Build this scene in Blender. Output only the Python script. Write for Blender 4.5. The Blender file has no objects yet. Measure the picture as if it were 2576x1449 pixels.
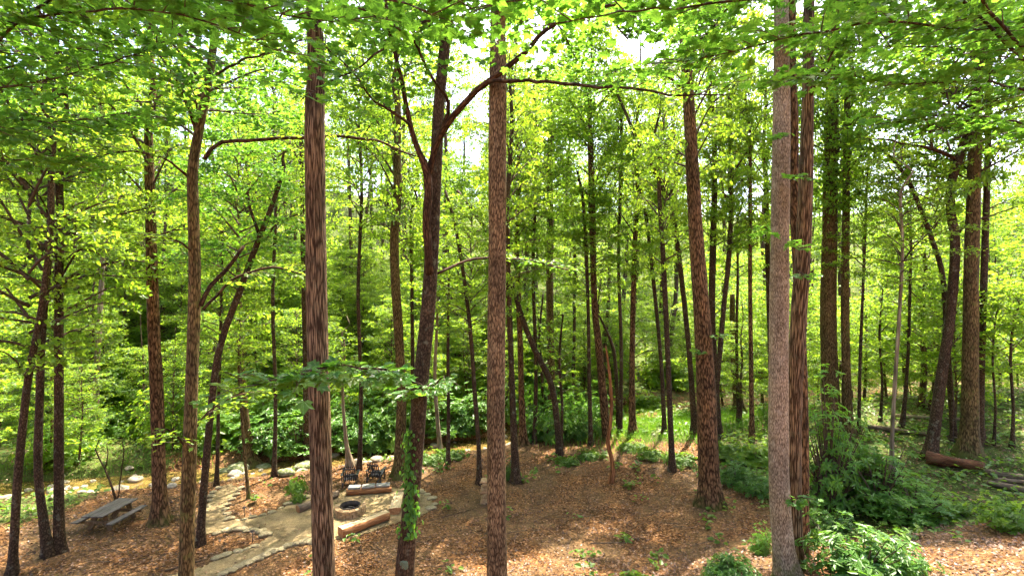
import bpy, bmesh, math, random
import numpy as np
from mathutils import Vector, Matrix
R = math.radians
sc = bpy.context.scene

# ------------------------------------------------------------------ camera, sky, sun, exposure
CAMZ = 10.7
F = 1258.0                      # focal length in units of a 2576 px wide frame
cam = bpy.data.cameras.new('camera')
cam.sensor_width = 36.0
cam.lens = 36.0 * F / 2576.0
cam.clip_start = 0.05
cam.clip_end = 2000
camo = bpy.data.objects.new('camera', cam)
sc.collection.objects.link(camo)
camo.location = (0, 0, CAMZ)
camo.rotation_euler = (R(90), 0, 0)
sc.camera = camo

SUN_EL = 64.0
SUN_AZ = 24.0                   # from +Y (away from the camera) towards +X
world = bpy.data.worlds.new('World')
sc.world = world
world.use_nodes = True
wn = world.node_tree
sky = wn.nodes.new('ShaderNodeTexSky')
sky.sky_type = 'NISHITA'
sky.sun_disc = False
sky.sun_elevation = R(SUN_EL)
sky.sun_rotation = R(SUN_AZ)
sky.air_density = 0.7
sky.dust_density = 4.0
sky.ozone_density = 0.4
wn.links.new(sky.outputs[0], wn.nodes['Background'].inputs[0])
wn.nodes['Background'].inputs[1].default_value = 0.15
sun = bpy.data.lights.new('sun', 'SUN')
sun.energy = 3.9
sun.angle = R(0.55)
sun.color = (1.0, 0.91, 0.75)
suno = bpy.data.objects.new('sun', sun)
sc.collection.objects.link(suno)
sdir = Vector((math.sin(R(SUN_AZ)) * math.cos(R(SUN_EL)), math.cos(R(SUN_AZ)) * math.cos(R(SUN_EL)), math.sin(R(SUN_EL))))
suno.rotation_euler = sdir.to_track_quat('Z', 'Y').to_euler()
suno.location = (20, 40, 60)
sc.view_settings.view_transform = 'Standard'
sc.view_settings.look = 'None'
sc.view_settings.exposure = 2.7
sc.view_settings.gamma = 1.0
sc.view_settings.use_curve_mapping = False
cy = sc.cycles
cy.max_bounces = 5
cy.diffuse_bounces = 3
cy.use_adaptive_sampling = True
cy.adaptive_threshold = 0.035
cy.glossy_bounces = 2
cy.transmission_bounces = 4
cy.transparent_max_bounces = 4
cy.caustics_reflective = False
cy.caustics_refractive = False
cy.sample_clamp_indirect = 6.0
cy.use_denoising = True
try:
    cy.denoiser = 'OPENIMAGEDENOISE'
    cy.denoising_input_passes = 'RGB_ALBEDO_NORMAL'
    cy.denoising_prefilter = 'ACCURATE'
except Exception:
    pass

rng = np.random.default_rng(11)
random.seed(5)
COL = sc.collection

# ------------------------------------------------------------------ terrain
def sstep(a, b, x):
    t = np.clip((np.asarray(x, float) - a) / (b - a), 0, 1)
    return t * t * (3 - 2 * t)

def vnoise(x, y, seed=0):
    x = np.asarray(x, float); y = np.asarray(y, float)
    xi = np.floor(x); yi = np.floor(y)
    fx = x - xi; fy = y - yi
    fx = fx * fx * (3 - 2 * fx); fy = fy * fy * (3 - 2 * fy)
    def h(a, b):
        v = np.sin(a * 127.1 + b * 311.7 + seed * 74.7) * 43758.5453
        return v - np.floor(v)
    return (h(xi, yi) * (1 - fx) + h(xi + 1, yi) * fx) * (1 - fy) + (h(xi, yi + 1) * (1 - fx) + h(xi + 1, yi + 1) * fx) * fy

CREEK = np.array([(-70, 20), (-34, 26.5), (-24, 28.3), (-17, 30.2), (-11, 32.6), (-6, 34.6), (-2, 36.0), (4, 40), (12, 46), (24, 54), (60, 64)], float)
def creek_dist(x, y):
    x = np.asarray(x, float); y = np.asarray(y, float)
    best = np.full(np.broadcast(x, y).shape, 1e9); side = np.zeros_like(best)
    for a, b in zip(CREEK[:-1], CREEK[1:]):
        d = b - a; L2 = d @ d
        t = np.clip(((x - a[0]) * d[0] + (y - a[1]) * d[1]) / L2, 0, 1)
        dx = x - (a[0] + t * d[0]); dy = y - (a[1] + t * d[1])
        dd = np.hypot(dx, dy)
        s = np.sign(d[0] * dy - d[1] * dx)
        m = dd < best
        best = np.where(m, dd, best); side = np.where(m, s, side)
    return best, side

def H(x, y):
    x = np.asarray(x, float); y = np.asarray(y, float)
    z = np.zeros(np.broadcast(x, y).shape)
    near0 = 17.0 + 3.2 * sstep(-9, 3, x)
    t = np.maximum(0, near0 - y)
    z = z + 0.36 * t * t / (t + 0.8)
    xr = np.maximum(0, x - 3.0)
    z = z + (0.125 * xr * xr / (xr + 1.5)) * (1 - sstep(34, 46, y)) * (1 - sstep(30, 60, x) * 0.5)
    d, s = creek_dist(x, y)
    z = z - 0.85 * np.exp(-(d / 1.9) ** 4)
    far = np.where(s > 0, np.maximum(0, d - 2.2), 0)
    ff = np.minimum(np.maximum(0, far - 5), 66)
    z = z + 0.04 * np.minimum(far, 60) + 0.47 * ff ** 2 / (ff + 7)
    rough = 0.25 + 0.75 * sstep(0, 6, np.hypot((x + 10) / 2.2, (y - 24)) - 3)
    z = z + (0.10 * (vnoise(x * 0.45, y * 0.45, 1) - 0.5) + 0.05 * (vnoise(x * 1.3, y * 1.3, 2) - 0.5)) * rough
    return z

def Hs(x, y):
    return float(H(np.array([x], float), np.array([y], float))[0])

def P(x, y, Y):
    """point at depth Y seen at pixel (x, y) of the 2576 wide frame"""
    return Vector(((x - 1288) / F * Y, Y, CAMZ - (y - 724.5) / F * Y))

def ground_hit(x, y):
    ys = np.arange(8, 140, 0.05)
    gx = (x - 1288) / F * ys
    zz = CAMZ - (y - 724.5) / F * ys
    g = H(gx, ys)
    k = np.argmax(zz <= g)
    if zz[k] > g[k]:
        k = len(ys) - 1
    return Vector((gx[k], ys[k], g[k]))

# ------------------------------------------------------------------ mesh helpers
def new_mesh(name, V, faces, mats, midx=None, smooth=False, attrs=None):
    """faces: list of int arrays (n,k) ; attrs: dict name -> (type, domain, array)"""
    me = bpy.data.meshes.new(name)
    V = np.asarray(V, np.float32)
    faces = [np.asarray(f, np.int32) for f in faces if len(f)]
    loops = np.concatenate([f.ravel() for f in faces])
    sizes = np.concatenate([np.full(len(f), f.shape[1], np.int32) for f in faces])
    starts = np.concatenate([[0], np.cumsum(sizes)[:-1]]).astype(np.int32)
    me.vertices.add(len(V)); me.vertices.foreach_set('co', V.ravel())
    me.loops.add(len(loops)); me.loops.foreach_set('vertex_index', loops)
    me.polygons.add(len(sizes)); me.polygons.foreach_set('loop_start', starts)
    for m in (mats if isinstance(mats, (list, tuple)) else [mats]):
        me.materials.append(m)
    if midx is not None:
        me.polygons.foreach_set('material_index', np.asarray(midx, np.int32))
    if smooth is True:
        me.polygons.foreach_set('use_smooth', np.ones(len(sizes), bool))
    elif smooth is not False and smooth is not None:
        me.polygons.foreach_set('use_smooth', np.asarray(smooth, bool))
    if attrs:
        for k, (ty, dom, arr) in attrs.items():
            a = me.attributes.new(k, ty, dom)
            a.data.foreach_set('vector' if ty == 'FLOAT_VECTOR' else 'value', np.asarray(arr, np.float32).ravel())
    me.update(calc_edges=True)
    return me

def link(name, me, parent=None, loc=None):
    o = bpy.data.objects.new(name, me)
    COL.objects.link(o)
    if parent is not None:
        o.parent = parent
    if loc is not None:
        o.location = loc
    return o

def tag(o, label=None, cat=None, group=None, kind=None):
    if label: o['label'] = label
    if cat: o['category'] = cat
    if group: o['group'] = group
    if kind: o['kind'] = kind
    return o

def thing(name, loc, label, cat, group=None, rz=0.0):
    o = bpy.data.objects.new(name, None)
    o.empty_display_size = 0.3
    COL.objects.link(o)
    o.location = loc
    o.rotation_euler = (0, 0, rz)
    return tag(o, label, cat, group)

class Geo:
    """collects pieces that become one mesh"""
    def __init__(s):
        s.V = []; s.F = {}; s.n = 0; s.mi = {}; s.sm = {}; s.tint = {}; s.bark = []
    def add(s, V, faces, mi=0, smooth=False, tint=None, bark=None):
        V = np.asarray(V, float).reshape(-1, 3)
        for f in faces:
            f = np.asarray(f, int)
            if not len(f): continue
            k = f.shape[1]
            s.F.setdefault(k, []).append(f + s.n)
            s.mi.setdefault(k, []).append(np.full(len(f), mi))
            s.sm.setdefault(k, []).append(np.full(len(f), smooth))
            tt = np.full(len(f), 0.5) if tint is None else np.asarray(tint, float)
            s.tint.setdefault(k, []).append(tt)
        s.V.append(V); s.n += len(V)
        s.bark.append(V if bark is None else np.asarray(bark, float))
    def mesh(s, name, mats):
        ks = sorted(s.F)
        return new_mesh(name, np.concatenate(s.V), [np.concatenate(s.F[k]) for k in ks], mats,
                        np.concatenate([np.concatenate(s.mi[k]) for k in ks]),
                        np.concatenate([np.concatenate(s.sm[k]) for k in ks]),
                        {'tint': ('FLOAT', 'FACE', np.concatenate([np.concatenate(s.tint[k]) for k in ks])),
                         'bark': ('FLOAT_VECTOR', 'POINT', np.concatenate(s.bark))})

def catmull(pts, step):
    pts = np.asarray(pts, float)
    if len(pts) < 3:
        n = max(2, int(np.linalg.norm(pts[-1, :3] - pts[0, :3]) / step) + 1)
        t = np.linspace(0, 1, n)[:, None]
        return pts[0] * (1 - t) + pts[-1] * t
    p = np.vstack([2 * pts[0] - pts[1], pts, 2 * pts[-1] - pts[-2]])
    out = []
    for i in range(1, len(p) - 2):
        n = max(1, int(round(np.linalg.norm(p[i + 1, :3] - p[i, :3]) / step)))
        t = (np.arange(n) / n)[:, None]
        a, b, c, d = p[i - 1], p[i], p[i + 1], p[i + 2]
        out.append(0.5 * (2 * b + (c - a) * t + (2 * a - 5 * b + 4 * c - d) * t ** 2 + (3 * b - a - 3 * c + d) * t ** 3))
    out.append(pts[-1][None])
    return np.vstack(out)

def tube(pts, rad, seg=8, rough=0.0, flare=0.0, seed=0, cap=True, flare_h=0.45):
    """returns V, faces, bark coords along a polyline with radii"""
    pts = np.asarray(pts, float); rad = np.asarray(rad, float); n = len(pts)
    tan = np.gradient(pts, axis=0)
    tan /= np.linalg.norm(tan, axis=1)[:, None] + 1e-9
    ref = np.array([1.0, 0, 0]) if abs(tan[0][0]) < 0.8 else np.array([0, 1.0, 0])
    U = np.zeros_like(pts)
    u = ref - tan[0] * (ref @ tan[0]); u /= np.linalg.norm(u)
    for i in range(n):
        u = u - tan[i] * (u @ tan[i]); u /= np.linalg.norm(u); U[i] = u
    W = np.cross(tan, U)
    th = np.linspace(0, 2 * np.pi, seg, endpoint=False)
    ln = np.concatenate([[0], np.cumsum(np.linalg.norm(np.diff(pts, axis=0), axis=1))])
    rr = rad[:, None] * np.ones((1, seg))
    if rough:
        a = np.cos(th) * 1.3; b = np.sin(th) * 1.3
        nz = vnoise(a[None] + ln[:, None] * 0.5 + seed * 3.1, b[None] + ln[:, None] * 0.23 + seed * 1.7, seed) - 0.5
        nz2 = vnoise(a[None] * 2.2 + ln[:, None] * 1.6 + seed, b[None] * 2.2 - ln[:, None] * 1.1, seed + 7) - 0.5
        rr = rr * (1 + rough * (1.4 * nz + 0.7 * nz2))
    if flare:
        hh = ln - 0.3
        lob = 0.75 + 0.45 * np.cos(th * 5 + seed) + 0.3 * np.cos(th * 3 + seed * 2.3)
        rr = rr * (1 + flare * np.exp(-np.maximum(hh, 0) / flare_h)[:, None] * lob[None])
    V = pts[:, None, :] + U[:, None, :] * (rr * np.cos(th))[..., None] + W[:, None, :] * (rr * np.sin(th))[..., None]
    V = V.reshape(-1, 3)
    i = np.arange(n - 1)[:, None] * seg; j = np.arange(seg)[None]; j2 = (j + 1) % seg
    Q = np.stack([i + j, i + j2, i + seg + j2, i + seg + j], -1).reshape(-1, 4)
    r0 = max(rad.max(), 0.02)
    bark = np.stack([np.tile(np.cos(th) * r0, (n, 1)), np.tile(np.sin(th) * r0, (n, 1)), np.repeat(ln[:, None], seg, 1)], -1).reshape(-1, 3) + np.array([seed * 1.37, seed * .91, 0])
    faces = [Q]
    if cap:
        faces.append(np.array([list(range(seg))[::-1]]))
        faces.append(np.array([[(n - 1) * seg + k for k in range(seg)]]))
    return V, faces, bark

# leaf outlines: (along, across, lift)
LEAF = {
    'far': (np.array([(0, 0, 0), (.5, .4, .05), (1, 0, -.05), (.5, -.4, .05)]), [np.array([[0, 1, 2, 3]])]),
    'mid': (np.array([(0, 0, 0), (.3, .33, .09), (.72, .26, .05), (1.05, 0, -.08), (.72, -.26, .05), (.3, -.33, .09)]), [np.array([[0, 1, 2, 3], [0, 3, 4, 5]])]),
    'oval': (np.array([(0, 0, 0), (.3, .17, .05), (.72, .16, .02), (1.05, 0, -.14), (.72, -.16, .02), (.3, -.17, .05)]), [np.array([[0, 1, 2, 3], [0, 3, 4, 5]])]),
    'maple': (np.array([(0, 0, 0), (-.10, .20, .03), (.10, .52, .05), (.28, .36, .06), (.60, .60, -.03), (.60, .26, .05), (1.0, 0, -.10),
                        (.60, -.26, .05), (.60, -.60, -.03), (.28, -.36, .06), (.10, -.52, .05), (-.10, -.20, .03)]),
              [np.array([[0, 1, 2, 3], [0, 3, 4, 5], [0, 7, 8, 9], [0, 9, 10, 11], [0, 5, 6, 7]])]),
    'blade': (np.array([(0, .03, 0), (0, -.03, 0), (.6, -.025, 0), (1, 0, -.1), (.6, .025, 0)]), [np.array([[0, 1, 2, 4]]), np.array([[4, 2, 3]])]),
}
def add_leaves(geo, C, D, N, S, kind, mi, tint):
    """C centres, D directions, N normals, S sizes"""
    C = np.asarray(C, float); D = np.asarray(D, float); N = np.asarray(N, float)
    D = D - N * (D * N).sum(1)[:, None] / ((N * N).sum(1)[:, None] + 1e-9)
    D /= np.linalg.norm(D, axis=1)[:, None] + 1e-9
    N = N / (np.linalg.norm(N, axis=1)[:, None] + 1e-9)
    B = np.cross(N, D)
    T, faces = LEAF[kind]
    k = len(T); n = len(C)
    V = C[:, None] + S[:, None, None] * (T[None, :, 0, None] * D[:, None] + T[None, :, 1, None] * B[:, None] + T[None, :, 2, None] * N[:, None])
    V = V.reshape(-1, 3)
    fs = []
    off = (np.arange(n) * k)
    for f in faces:
        m = len(f)
        g = (f[None] + off[:, None, None]).reshape(-1, f.shape[1])
        fs.append((g, np.repeat(tint, m)))
    base = geo.n
    geo.V.append(V); geo.n += len(V); geo.bark.append(V)
    for g, tt in fs:
        kk = g.shape[1]
        geo.F.setdefault(kk, []).append(g + base)
        geo.mi.setdefault(kk, []).append(np.full(len(g), mi))
        geo.sm.setdefault(kk, []).append(np.full(len(g), False))
        geo.tint.setdefault(kk, []).append(tt)

def sprays(geo, O, D, L, nleaf, size, kind, mi, rg, width=0.42, tilt=0.35, droop=0.12):
    """flat fans of leaves: O origins, D directions, L lengths"""
    O = np.asarray(O, float); D = np.asarray(D, float); L = np.asarray(L, float)
    M = len(O)
    if M == 0: return
    D = D / (np.linalg.norm(D, axis=1)[:, None] + 1e-9)
    up = np.array([0, 0, 1.0])
    Np = up[None] * 1.0 - D * D[:, 2:3]
    Np /= np.linalg.norm(Np, axis=1)[:, None] + 1e-9
    Np = Np + rg.normal(0, 0.16, (M, 3)); Np /= np.linalg.norm(Np, axis=1)[:, None]
    S = np.cross(D, Np); S /= np.linalg.norm(S, axis=1)[:, None] + 1e-9
    t = rg.random((M, nleaf)) ** 0.85
    side = rg.choice([-1.0, 1.0], (M, nleaf))
    w = rg.random((M, nleaf)) * width * (0.35 + 0.9 * np.sin(np.pi * np.clip(t * 0.85 + 0.1, 0, 1)))
    tt = L[:, None] * t; ww = L[:, None] * w * side
    C = O[:, None] + D[:, None] * tt[..., None] + S[:, None] * ww[..., None]
    C[..., 2] -= droop * L[:, None] * (t ** 2 + 0.8 * w ** 2)
    C += rg.normal(0, 0.035, C.shape) * L[:, None, None]
    ld = D[:, None] * 0.75 + S[:, None] * side[..., None] * 0.8 + rg.normal(0, 0.3, C.shape)
    ln = Np[:, None] + rg.normal(0, tilt, C.shape)
    sz = size * rg.uniform(0.65, 1.25, (M, nleaf))
    sp = rg.normal(0, 0.13, (M, 1))
    tn = np.clip(0.48 + sp * 1.3 + rg.normal(0, 0.25, (M, nleaf)), 0, 1)
    add_leaves(geo, C.reshape(-1, 3), ld.reshape(-1, 3), ln.reshape(-1, 3), sz.ravel(), kind, mi, tn.ravel())

# ------------------------------------------------------------------ materials
def nodes(name):
    m = bpy.data.materials.new(name)
    m.use_nodes = True
    nt = m.node_tree
    nt.nodes.clear()
    out = nt.nodes.new('ShaderNodeOutputMaterial')
    return m, nt, out

def N(nt, ty, **kw):
    n = nt.nodes.new(ty)
    for k, v in kw.items():
        if k.startswith('_'):
            setattr(n, k[1:], v)
        else:
            n.inputs[k.replace('__', ' ')].default_value = v
    return n

def ramp(nt, fac, stops, interp='LINEAR'):
    r = nt.nodes.new('ShaderNodeValToRGB')
    r.color_ramp.interpolation = interp
    el = r.color_ramp.elements
    while len(el) > 1: el.remove(el[-1])
    el[0].position = stops[0][0]; el[0].color = (*stops[0][1], 1)
    for p, c in stops[1:]:
        e = el.new(p); e.color = (*c, 1)
    nt.links.new(fac, r.inputs[0])
    return r

def leaf_material(name, dark, mid, light, trans, tw=0.48, rough=0.45, spec=0.35):
    m, nt, out = nodes(name)
    L = nt.links.new
    at = N(nt, 'ShaderNodeAttribute', _attribute_name='tint')
    oi = N(nt, 'ShaderNodeObjectInfo')
    ad = N(nt, 'ShaderNodeMath', _operation='MULTIPLY_ADD'); ad.inputs[1].default_value = 0.35; ad.inputs[2].default_value = -0.175
    L(oi.outputs['Random'], ad.inputs[0])
    sm = N(nt, 'ShaderNodeMath', _operation='ADD', _use_clamp=True)
    L(at.outputs['Fac'], sm.inputs[0]); L(ad.outputs[0], sm.inputs[1])
    cr = ramp(nt, sm.outputs[0], [(0.0, dark), (0.5, mid), (1.0, light)])
    p = N(nt, 'ShaderNodeBsdfPrincipled', Roughness=rough)
    p.inputs['Specular IOR Level'].default_value = spec
    L(cr.outputs[0], p.inputs['Base Color'])
    tr = N(nt, 'ShaderNodeBsdfTranslucent')
    t2 = ramp(nt, sm.outputs[0], [(0.0, tuple(c * 0.75 for c in trans)), (0.6, trans), (1.0, (min(1, trans[0] * 1.35), min(1, trans[1] * 1.12), trans[2] * 1.1))])
    L(t2.outputs[0], tr.inputs[0])
    mx = N(nt, 'ShaderNodeMixShader', Fac=tw)
    L(p.outputs[0], mx.inputs[1]); L(tr.outputs[0], mx.inputs[2])
    L(mx.outputs[0], out.inputs[0])
    return m

def bark_material(name, dark, light, tint2=None, scale=14.0, stretch=0.16, bump=0.6, patch=None, patch_amt=0.5, contrast=(0.36, 0.62), foot=0.0):
    m, nt, out = nodes(name)
    L = nt.links.new
    at = N(nt, 'ShaderNodeAttribute', _attribute_name='bark')
    mp = N(nt, 'ShaderNodeMapping'); mp.inputs['Scale'].default_value = (scale, scale, scale * stretch)
    L(at.outputs['Vector'], mp.inputs[0])
    n1 = N(nt, 'ShaderNodeTexNoise', Scale=1.0, Detail=5.0, Roughness=0.65); n1.inputs['Distortion'].default_value = 0.6
    L(mp.outputs[0], n1.inputs['Vector'])
    vo = N(nt, 'ShaderNodeTexVoronoi', _feature='DISTANCE_TO_EDGE', Scale=0.9)
    L(mp.outputs[0], vo.inputs['Vector'])
    vm = N(nt, 'ShaderNodeMath', _operation='MULTIPLY', _use_clamp=True); vm.inputs[1].default_value = 2.2
    L(vo.outputs['Distance'], vm.inputs[0])
    mul = N(nt, 'ShaderNodeMath', _operation='MULTIPLY_ADD'); mul.inputs[1].default_value = 0.32
    L(vm.outputs[0], mul.inputs[0]); 
    n1s = N(nt, 'ShaderNodeMath', _operation='MULTIPLY'); n1s.inputs[1].default_value = 0.72
    L(n1.outputs[0], n1s.inputs[0]); L(n1s.outputs[0], mul.inputs[2])
    cr = ramp(nt, mul.outputs[0], [(contrast[0], dark), (contrast[1], light)])
    # broad colour drift along the stem
    n2 = N(nt, 'ShaderNodeTexNoise', Scale=0.8, Detail=3.0)
    L(at.outputs['Vector'], n2.inputs['Vector'])
    dr = ramp(nt, n2.outputs[0], [(0.35, (0.72, 0.7, 0.68)), (0.65, (1.18, 1.12, 1.06))])
    mc = N(nt, 'ShaderNodeMixRGB', _blend_type='MULTIPLY', Fac=1.0)
    L(cr.outputs[0], mc.inputs[1]); L(dr.outputs[0], mc.inputs[2])
    col = mc.outputs[0]
    if patch:
        n3 = N(nt, 'ShaderNodeTexNoise', Scale=3.2, Detail=6.0, Roughness=0.7)
        L(at.outputs['Vector'], n3.inputs['Vector'])
        pr = ramp(nt, n3.outputs[0], [(0.56, (0, 0, 0)), (0.66, (patch_amt,) * 3)])
        m2 = N(nt, 'ShaderNodeMixRGB'); m2.inputs[2].default_value = (*patch, 1)
        L(pr.outputs[0], m2.inputs[0]); L(col, m2.inputs[1])
        col = m2.outputs[0]
    if foot:                                  # moss and algae on the lowest stretch of the stem, ragged upper edge
        sx = N(nt, 'ShaderNodeSeparateXYZ'); L(at.outputs['Vector'], sx.inputs[0])
        n4 = N(nt, 'ShaderNodeTexNoise', Scale=2.6, Detail=6.0, Roughness=0.7); L(at.outputs['Vector'], n4.inputs['Vector'])
        q = N(nt, 'ShaderNodeMath', _operation='MULTIPLY_ADD'); q.inputs[1].default_value = -0.32; L(sx.outputs[2], q.inputs[0]); L(n4.outputs[0], q.inputs[2])
        qr = ramp(nt, q.outputs[0], [(0.22, (0, 0, 0)), (0.42, (foot,) * 3)])
        mq = N(nt, 'ShaderNodeMixRGB'); mq.inputs[2].default_value = (0.085, 0.10, 0.02, 1)
        L(qr.outputs[0], mq.inputs[0]); L(col, mq.inputs[1]); col = mq.outputs[0]
    p = N(nt, 'ShaderNodeBsdfPrincipled', Roughness=0.88)
    p.inputs['Specular IOR Level'].default_value = 0.2
    L(col, p.inputs['Base Color'])
    bp = N(nt, 'ShaderNodeBump', Strength=bump, Distance=0.03)
    L(mul.outputs[0], bp.inputs['Height']); L(bp.outputs[0], p.inputs['Normal'])
    L(p.outputs[0], out.inputs[0])
    return m

def noise_material(name, stops, scale=6.0, detail=6.0, rough=0.85, bump=0.3, dist=0.02, stretch=(1, 1, 1), spec=0.3, coord='Object', metallic=0.0, big=0.0):
    m, nt, out = nodes(name)
    L = nt.links.new
    tc = N(nt, 'ShaderNodeTexCoord')
    mp = N(nt, 'ShaderNodeMapping'); mp.inputs['Scale'].default_value = stretch
    L(tc.outputs[coord], mp.inputs[0])
    oi = N(nt, 'ShaderNodeObjectInfo')
    of = N(nt, 'ShaderNodeVectorMath', _operation='SCALE'); of.inputs[0].default_value = (17, 31, 23)
    L(oi.outputs['Random'], of.inputs['Scale'])
    L(of.outputs[0], mp.inputs['Location'])
    n1 = N(nt, 'ShaderNodeTexNoise', Scale=scale, Detail=detail, Roughness=0.65)
    L(mp.outputs[0], n1.inputs['Vector'])
    cr = ramp(nt, n1.outputs[0], stops)
    p = N(nt, 'ShaderNodeBsdfPrincipled', Roughness=rough, Metallic=metallic)
    p.inputs['Specular IOR Level'].default_value = spec
    hv = N(nt, 'ShaderNodeHueSaturation')
    vv = N(nt, 'ShaderNodeMath', _operation='MULTIPLY_ADD'); vv.inputs[1].default_value = 0.4; vv.inputs[2].default_value = 0.8
    L(oi.outputs['Random'], vv.inputs[0]); L(vv.outputs[0], hv.inputs['Value'])
    src = cr.outputs[0]
    if big:
        n2 = N(nt, 'ShaderNodeTexNoise', Scale=big, Detail=6.0, Roughness=0.7)
        L(mp.outputs[0], n2.inputs['Vector'])
        b2 = ramp(nt, n2.outputs[0], [(0.36, (0.55, 0.52, 0.46)), (0.52, (1, 1, 1)), (0.68, (1.3, 1.25, 1.15))])
        mb = N(nt, 'ShaderNodeMixRGB', _blend_type='MULTIPLY', Fac=1.0)
        L(cr.outputs[0], mb.inputs[1]); L(b2.outputs[0], mb.inputs[2]); src = mb.outputs[0]
    L(src, hv.inputs['Color'])
    L(hv.outputs[0], p.inputs['Base Color'])
    if bump:
        bp = N(nt, 'ShaderNodeBump', Strength=bump, Distance=dist)
        L(n1.outputs[0], bp.inputs['Height']); L(bp.outputs[0], p.inputs['Normal'])
    L(p.outputs[0], out.inputs[0])
    return m

def ground_material():
    m, nt, out = nodes('leaf_litter_soil')
    L = nt.links.new
    tc = N(nt, 'ShaderNodeTexCoord')
    g = N(nt, 'ShaderNodeAttribute', _attribute_name='green')
    big = N(nt, 'ShaderNodeTexNoise', Scale=0.28, Detail=5.0, Roughness=0.6)
    L(tc.outputs['Object'], big.inputs['Vector'])
    fine = N(nt, 'ShaderNodeTexVoronoi', Scale=13.0); fine.inputs['Randomness'].default_value = 1.0
    L(tc.outputs['Object'], fine.inputs['Vector'])
    fn = N(nt, 'ShaderNodeTexNoise', Scale=9.0, Detail=8.0, Roughness=0.75)
    L(tc.outputs['Object'], fn.inputs['Vector'])
    lit = ramp(nt, fine.outputs['Color'], [(0.0, (0.036, 0.016, 0.005)), (0.3, (0.085, 0.038, 0.012)), (0.6, (0.165, 0.076, 0.027)), (0.85, (0.26, 0.135, 0.058)), (1.0, (0.38, 0.225, 0.115))])
    soil = ramp(nt, fn.outputs[0], [(0.3, (0.07, 0.042, 0.018)), (0.55, (0.15, 0.095, 0.045)), (0.75, (0.25, 0.17, 0.09))])
    mk = ramp(nt, big.outputs[0], [(0.44, (0, 0, 0)), (0.60, (0.8, 0.8, 0.8))])
    m1 = N(nt, 'ShaderNodeMixRGB')
    L(mk.outputs[0], m1.inputs[0]); L(lit.outputs[0], m1.inputs[1]); L(soil.outputs[0], m1.inputs[2])
    # green growth where the ground plants are
    gn = N(nt, 'ShaderNodeTexNoise', Scale=2.2, Detail=6.0, Roughness=0.7)
    L(tc.outputs['Object'], gn.inputs['Vector'])
    gm = N(nt, 'ShaderNodeMath', _operation='ADD'); L(gn.outputs[0], gm.inputs[0]); L(g.outputs['Fac'], gm.inputs[1])
    gk = ramp(nt, gm.outputs[0], [(0.88, (0, 0, 0)), (1.12, (0.85, 0.85, 0.85))])
    gc = ramp(nt, fn.outputs[0], [(0.3, (0.025, 0.05, 0.01)), (0.7, (0.10, 0.16, 0.03))])
    m2 = N(nt, 'ShaderNodeMixRGB')
    L(gk.outputs[0], m2.inputs[0]); L(m1.outputs[0], m2.inputs[1]); L(gc.outputs[0], m2.inputs[2])
    dn = N(nt, 'ShaderNodeTexNoise', Scale=0.7, Detail=7.0, Roughness=0.7)
    L(tc.outputs['Object'], dn.inputs['Vector'])
    dk = ramp(nt, dn.outputs[0], [(0.35, (0.5, 0.48, 0.46)), (0.52, (1, 1, 1)), (0.7, (1.25, 1.2, 1.1))])
    m3 = N(nt, 'ShaderNodeMixRGB', _blend_type='MULTIPLY', Fac=1.0)
    L(m2.outputs[0], m3.inputs[1]); L(dk.outputs[0], m3.inputs[2])
    p = N(nt, 'ShaderNodeBsdfPrincipled', Roughness=0.95)
    p.inputs['Specular IOR Level'].default_value = 0.15
    L(m3.outputs[0], p.inputs['Base Color'])
    ad = N(nt, 'ShaderNodeMath', _operation='ADD')
    L(fine.outputs['Distance'], ad.inputs[0]); L(fn.outputs[0], ad.inputs[1])
    bp = N(nt, 'ShaderNodeBump', Strength=0.7, Distance=0.05)
    L(ad.outputs[0], bp.inputs['Height']); L(bp.outputs[0], p.inputs['Normal'])
    L(p.outputs[0], out.inputs[0])
    return m

M = {}
M['leaf_bg'] = leaf_material('leaf_beech', (0.04, 0.10, 0.012), (0.07, 0.155, 0.018), (0.12, 0.20, 0.022), (0.37, 0.58, 0.032), 0.54)
M['leaf_canopy'] = leaf_material('leaf_poplar', (0.032, 0.09, 0.012), (0.06, 0.14, 0.018), (0.10, 0.18, 0.022), (0.33, 0.56, 0.032), 0.54)
M['leaf_maple'] = leaf_material('leaf_maple', (0.028, 0.09, 0.016), (0.05, 0.14, 0.022), (0.09, 0.19, 0.026), (0.22, 0.48, 0.035), 0.46, 0.4)
M['leaf_rhodo'] = leaf_material('leaf_rhododendron', (0.035, 0.10, 0.016), (0.07, 0.16, 0.024), (0.125, 0.22, 0.034), (0.18, 0.40, 0.03), 0.36, 0.38, 0.4)
M['leaf_shrub'] = leaf_material('leaf_shrub', (0.04, 0.12, 0.018), (0.075, 0.18, 0.026), (0.13, 0.24, 0.035), (0.24, 0.48, 0.03), 0.42, 0.38, 0.4)
M['leaf_cover'] = leaf_material('leaf_ground_cover', (0.04, 0.10, 0.012), (0.075, 0.15, 0.018), (0.14, 0.21, 0.025), (0.26, 0.46, 0.025), 0.4)
M['leaf_ivy'] = leaf_material('leaf_ivy', (0.035, 0.11, 0.012), (0.06, 0.17, 0.018), (0.10, 0.23, 0.025), (0.2, 0.45, 0.03), 0.4)
M['grass'] = leaf_material('grass_blade', (0.05, 0.12, 0.012), (0.09, 0.2, 0.02), (0.15, 0.27, 0.03), (0.22, 0.46, 0.03), 0.4)
M['litter'] = leaf_material('dead_leaf', (0.035, 0.015, 0.006), (0.125, 0.054, 0.022), (0.34, 0.19, 0.10), (0.15, 0.06, 0.02), 0.15)
M['bark_brown'] = bark_material('bark_furrowed_brown', (0.038, 0.02, 0.009), (0.30, 0.20, 0.115), scale=24, stretch=0.075, bump=1.0, contrast=(0.40, 0.60), foot=.6, patch=(0.10, 0.10, 0.06), patch_amt=0.35)
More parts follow.
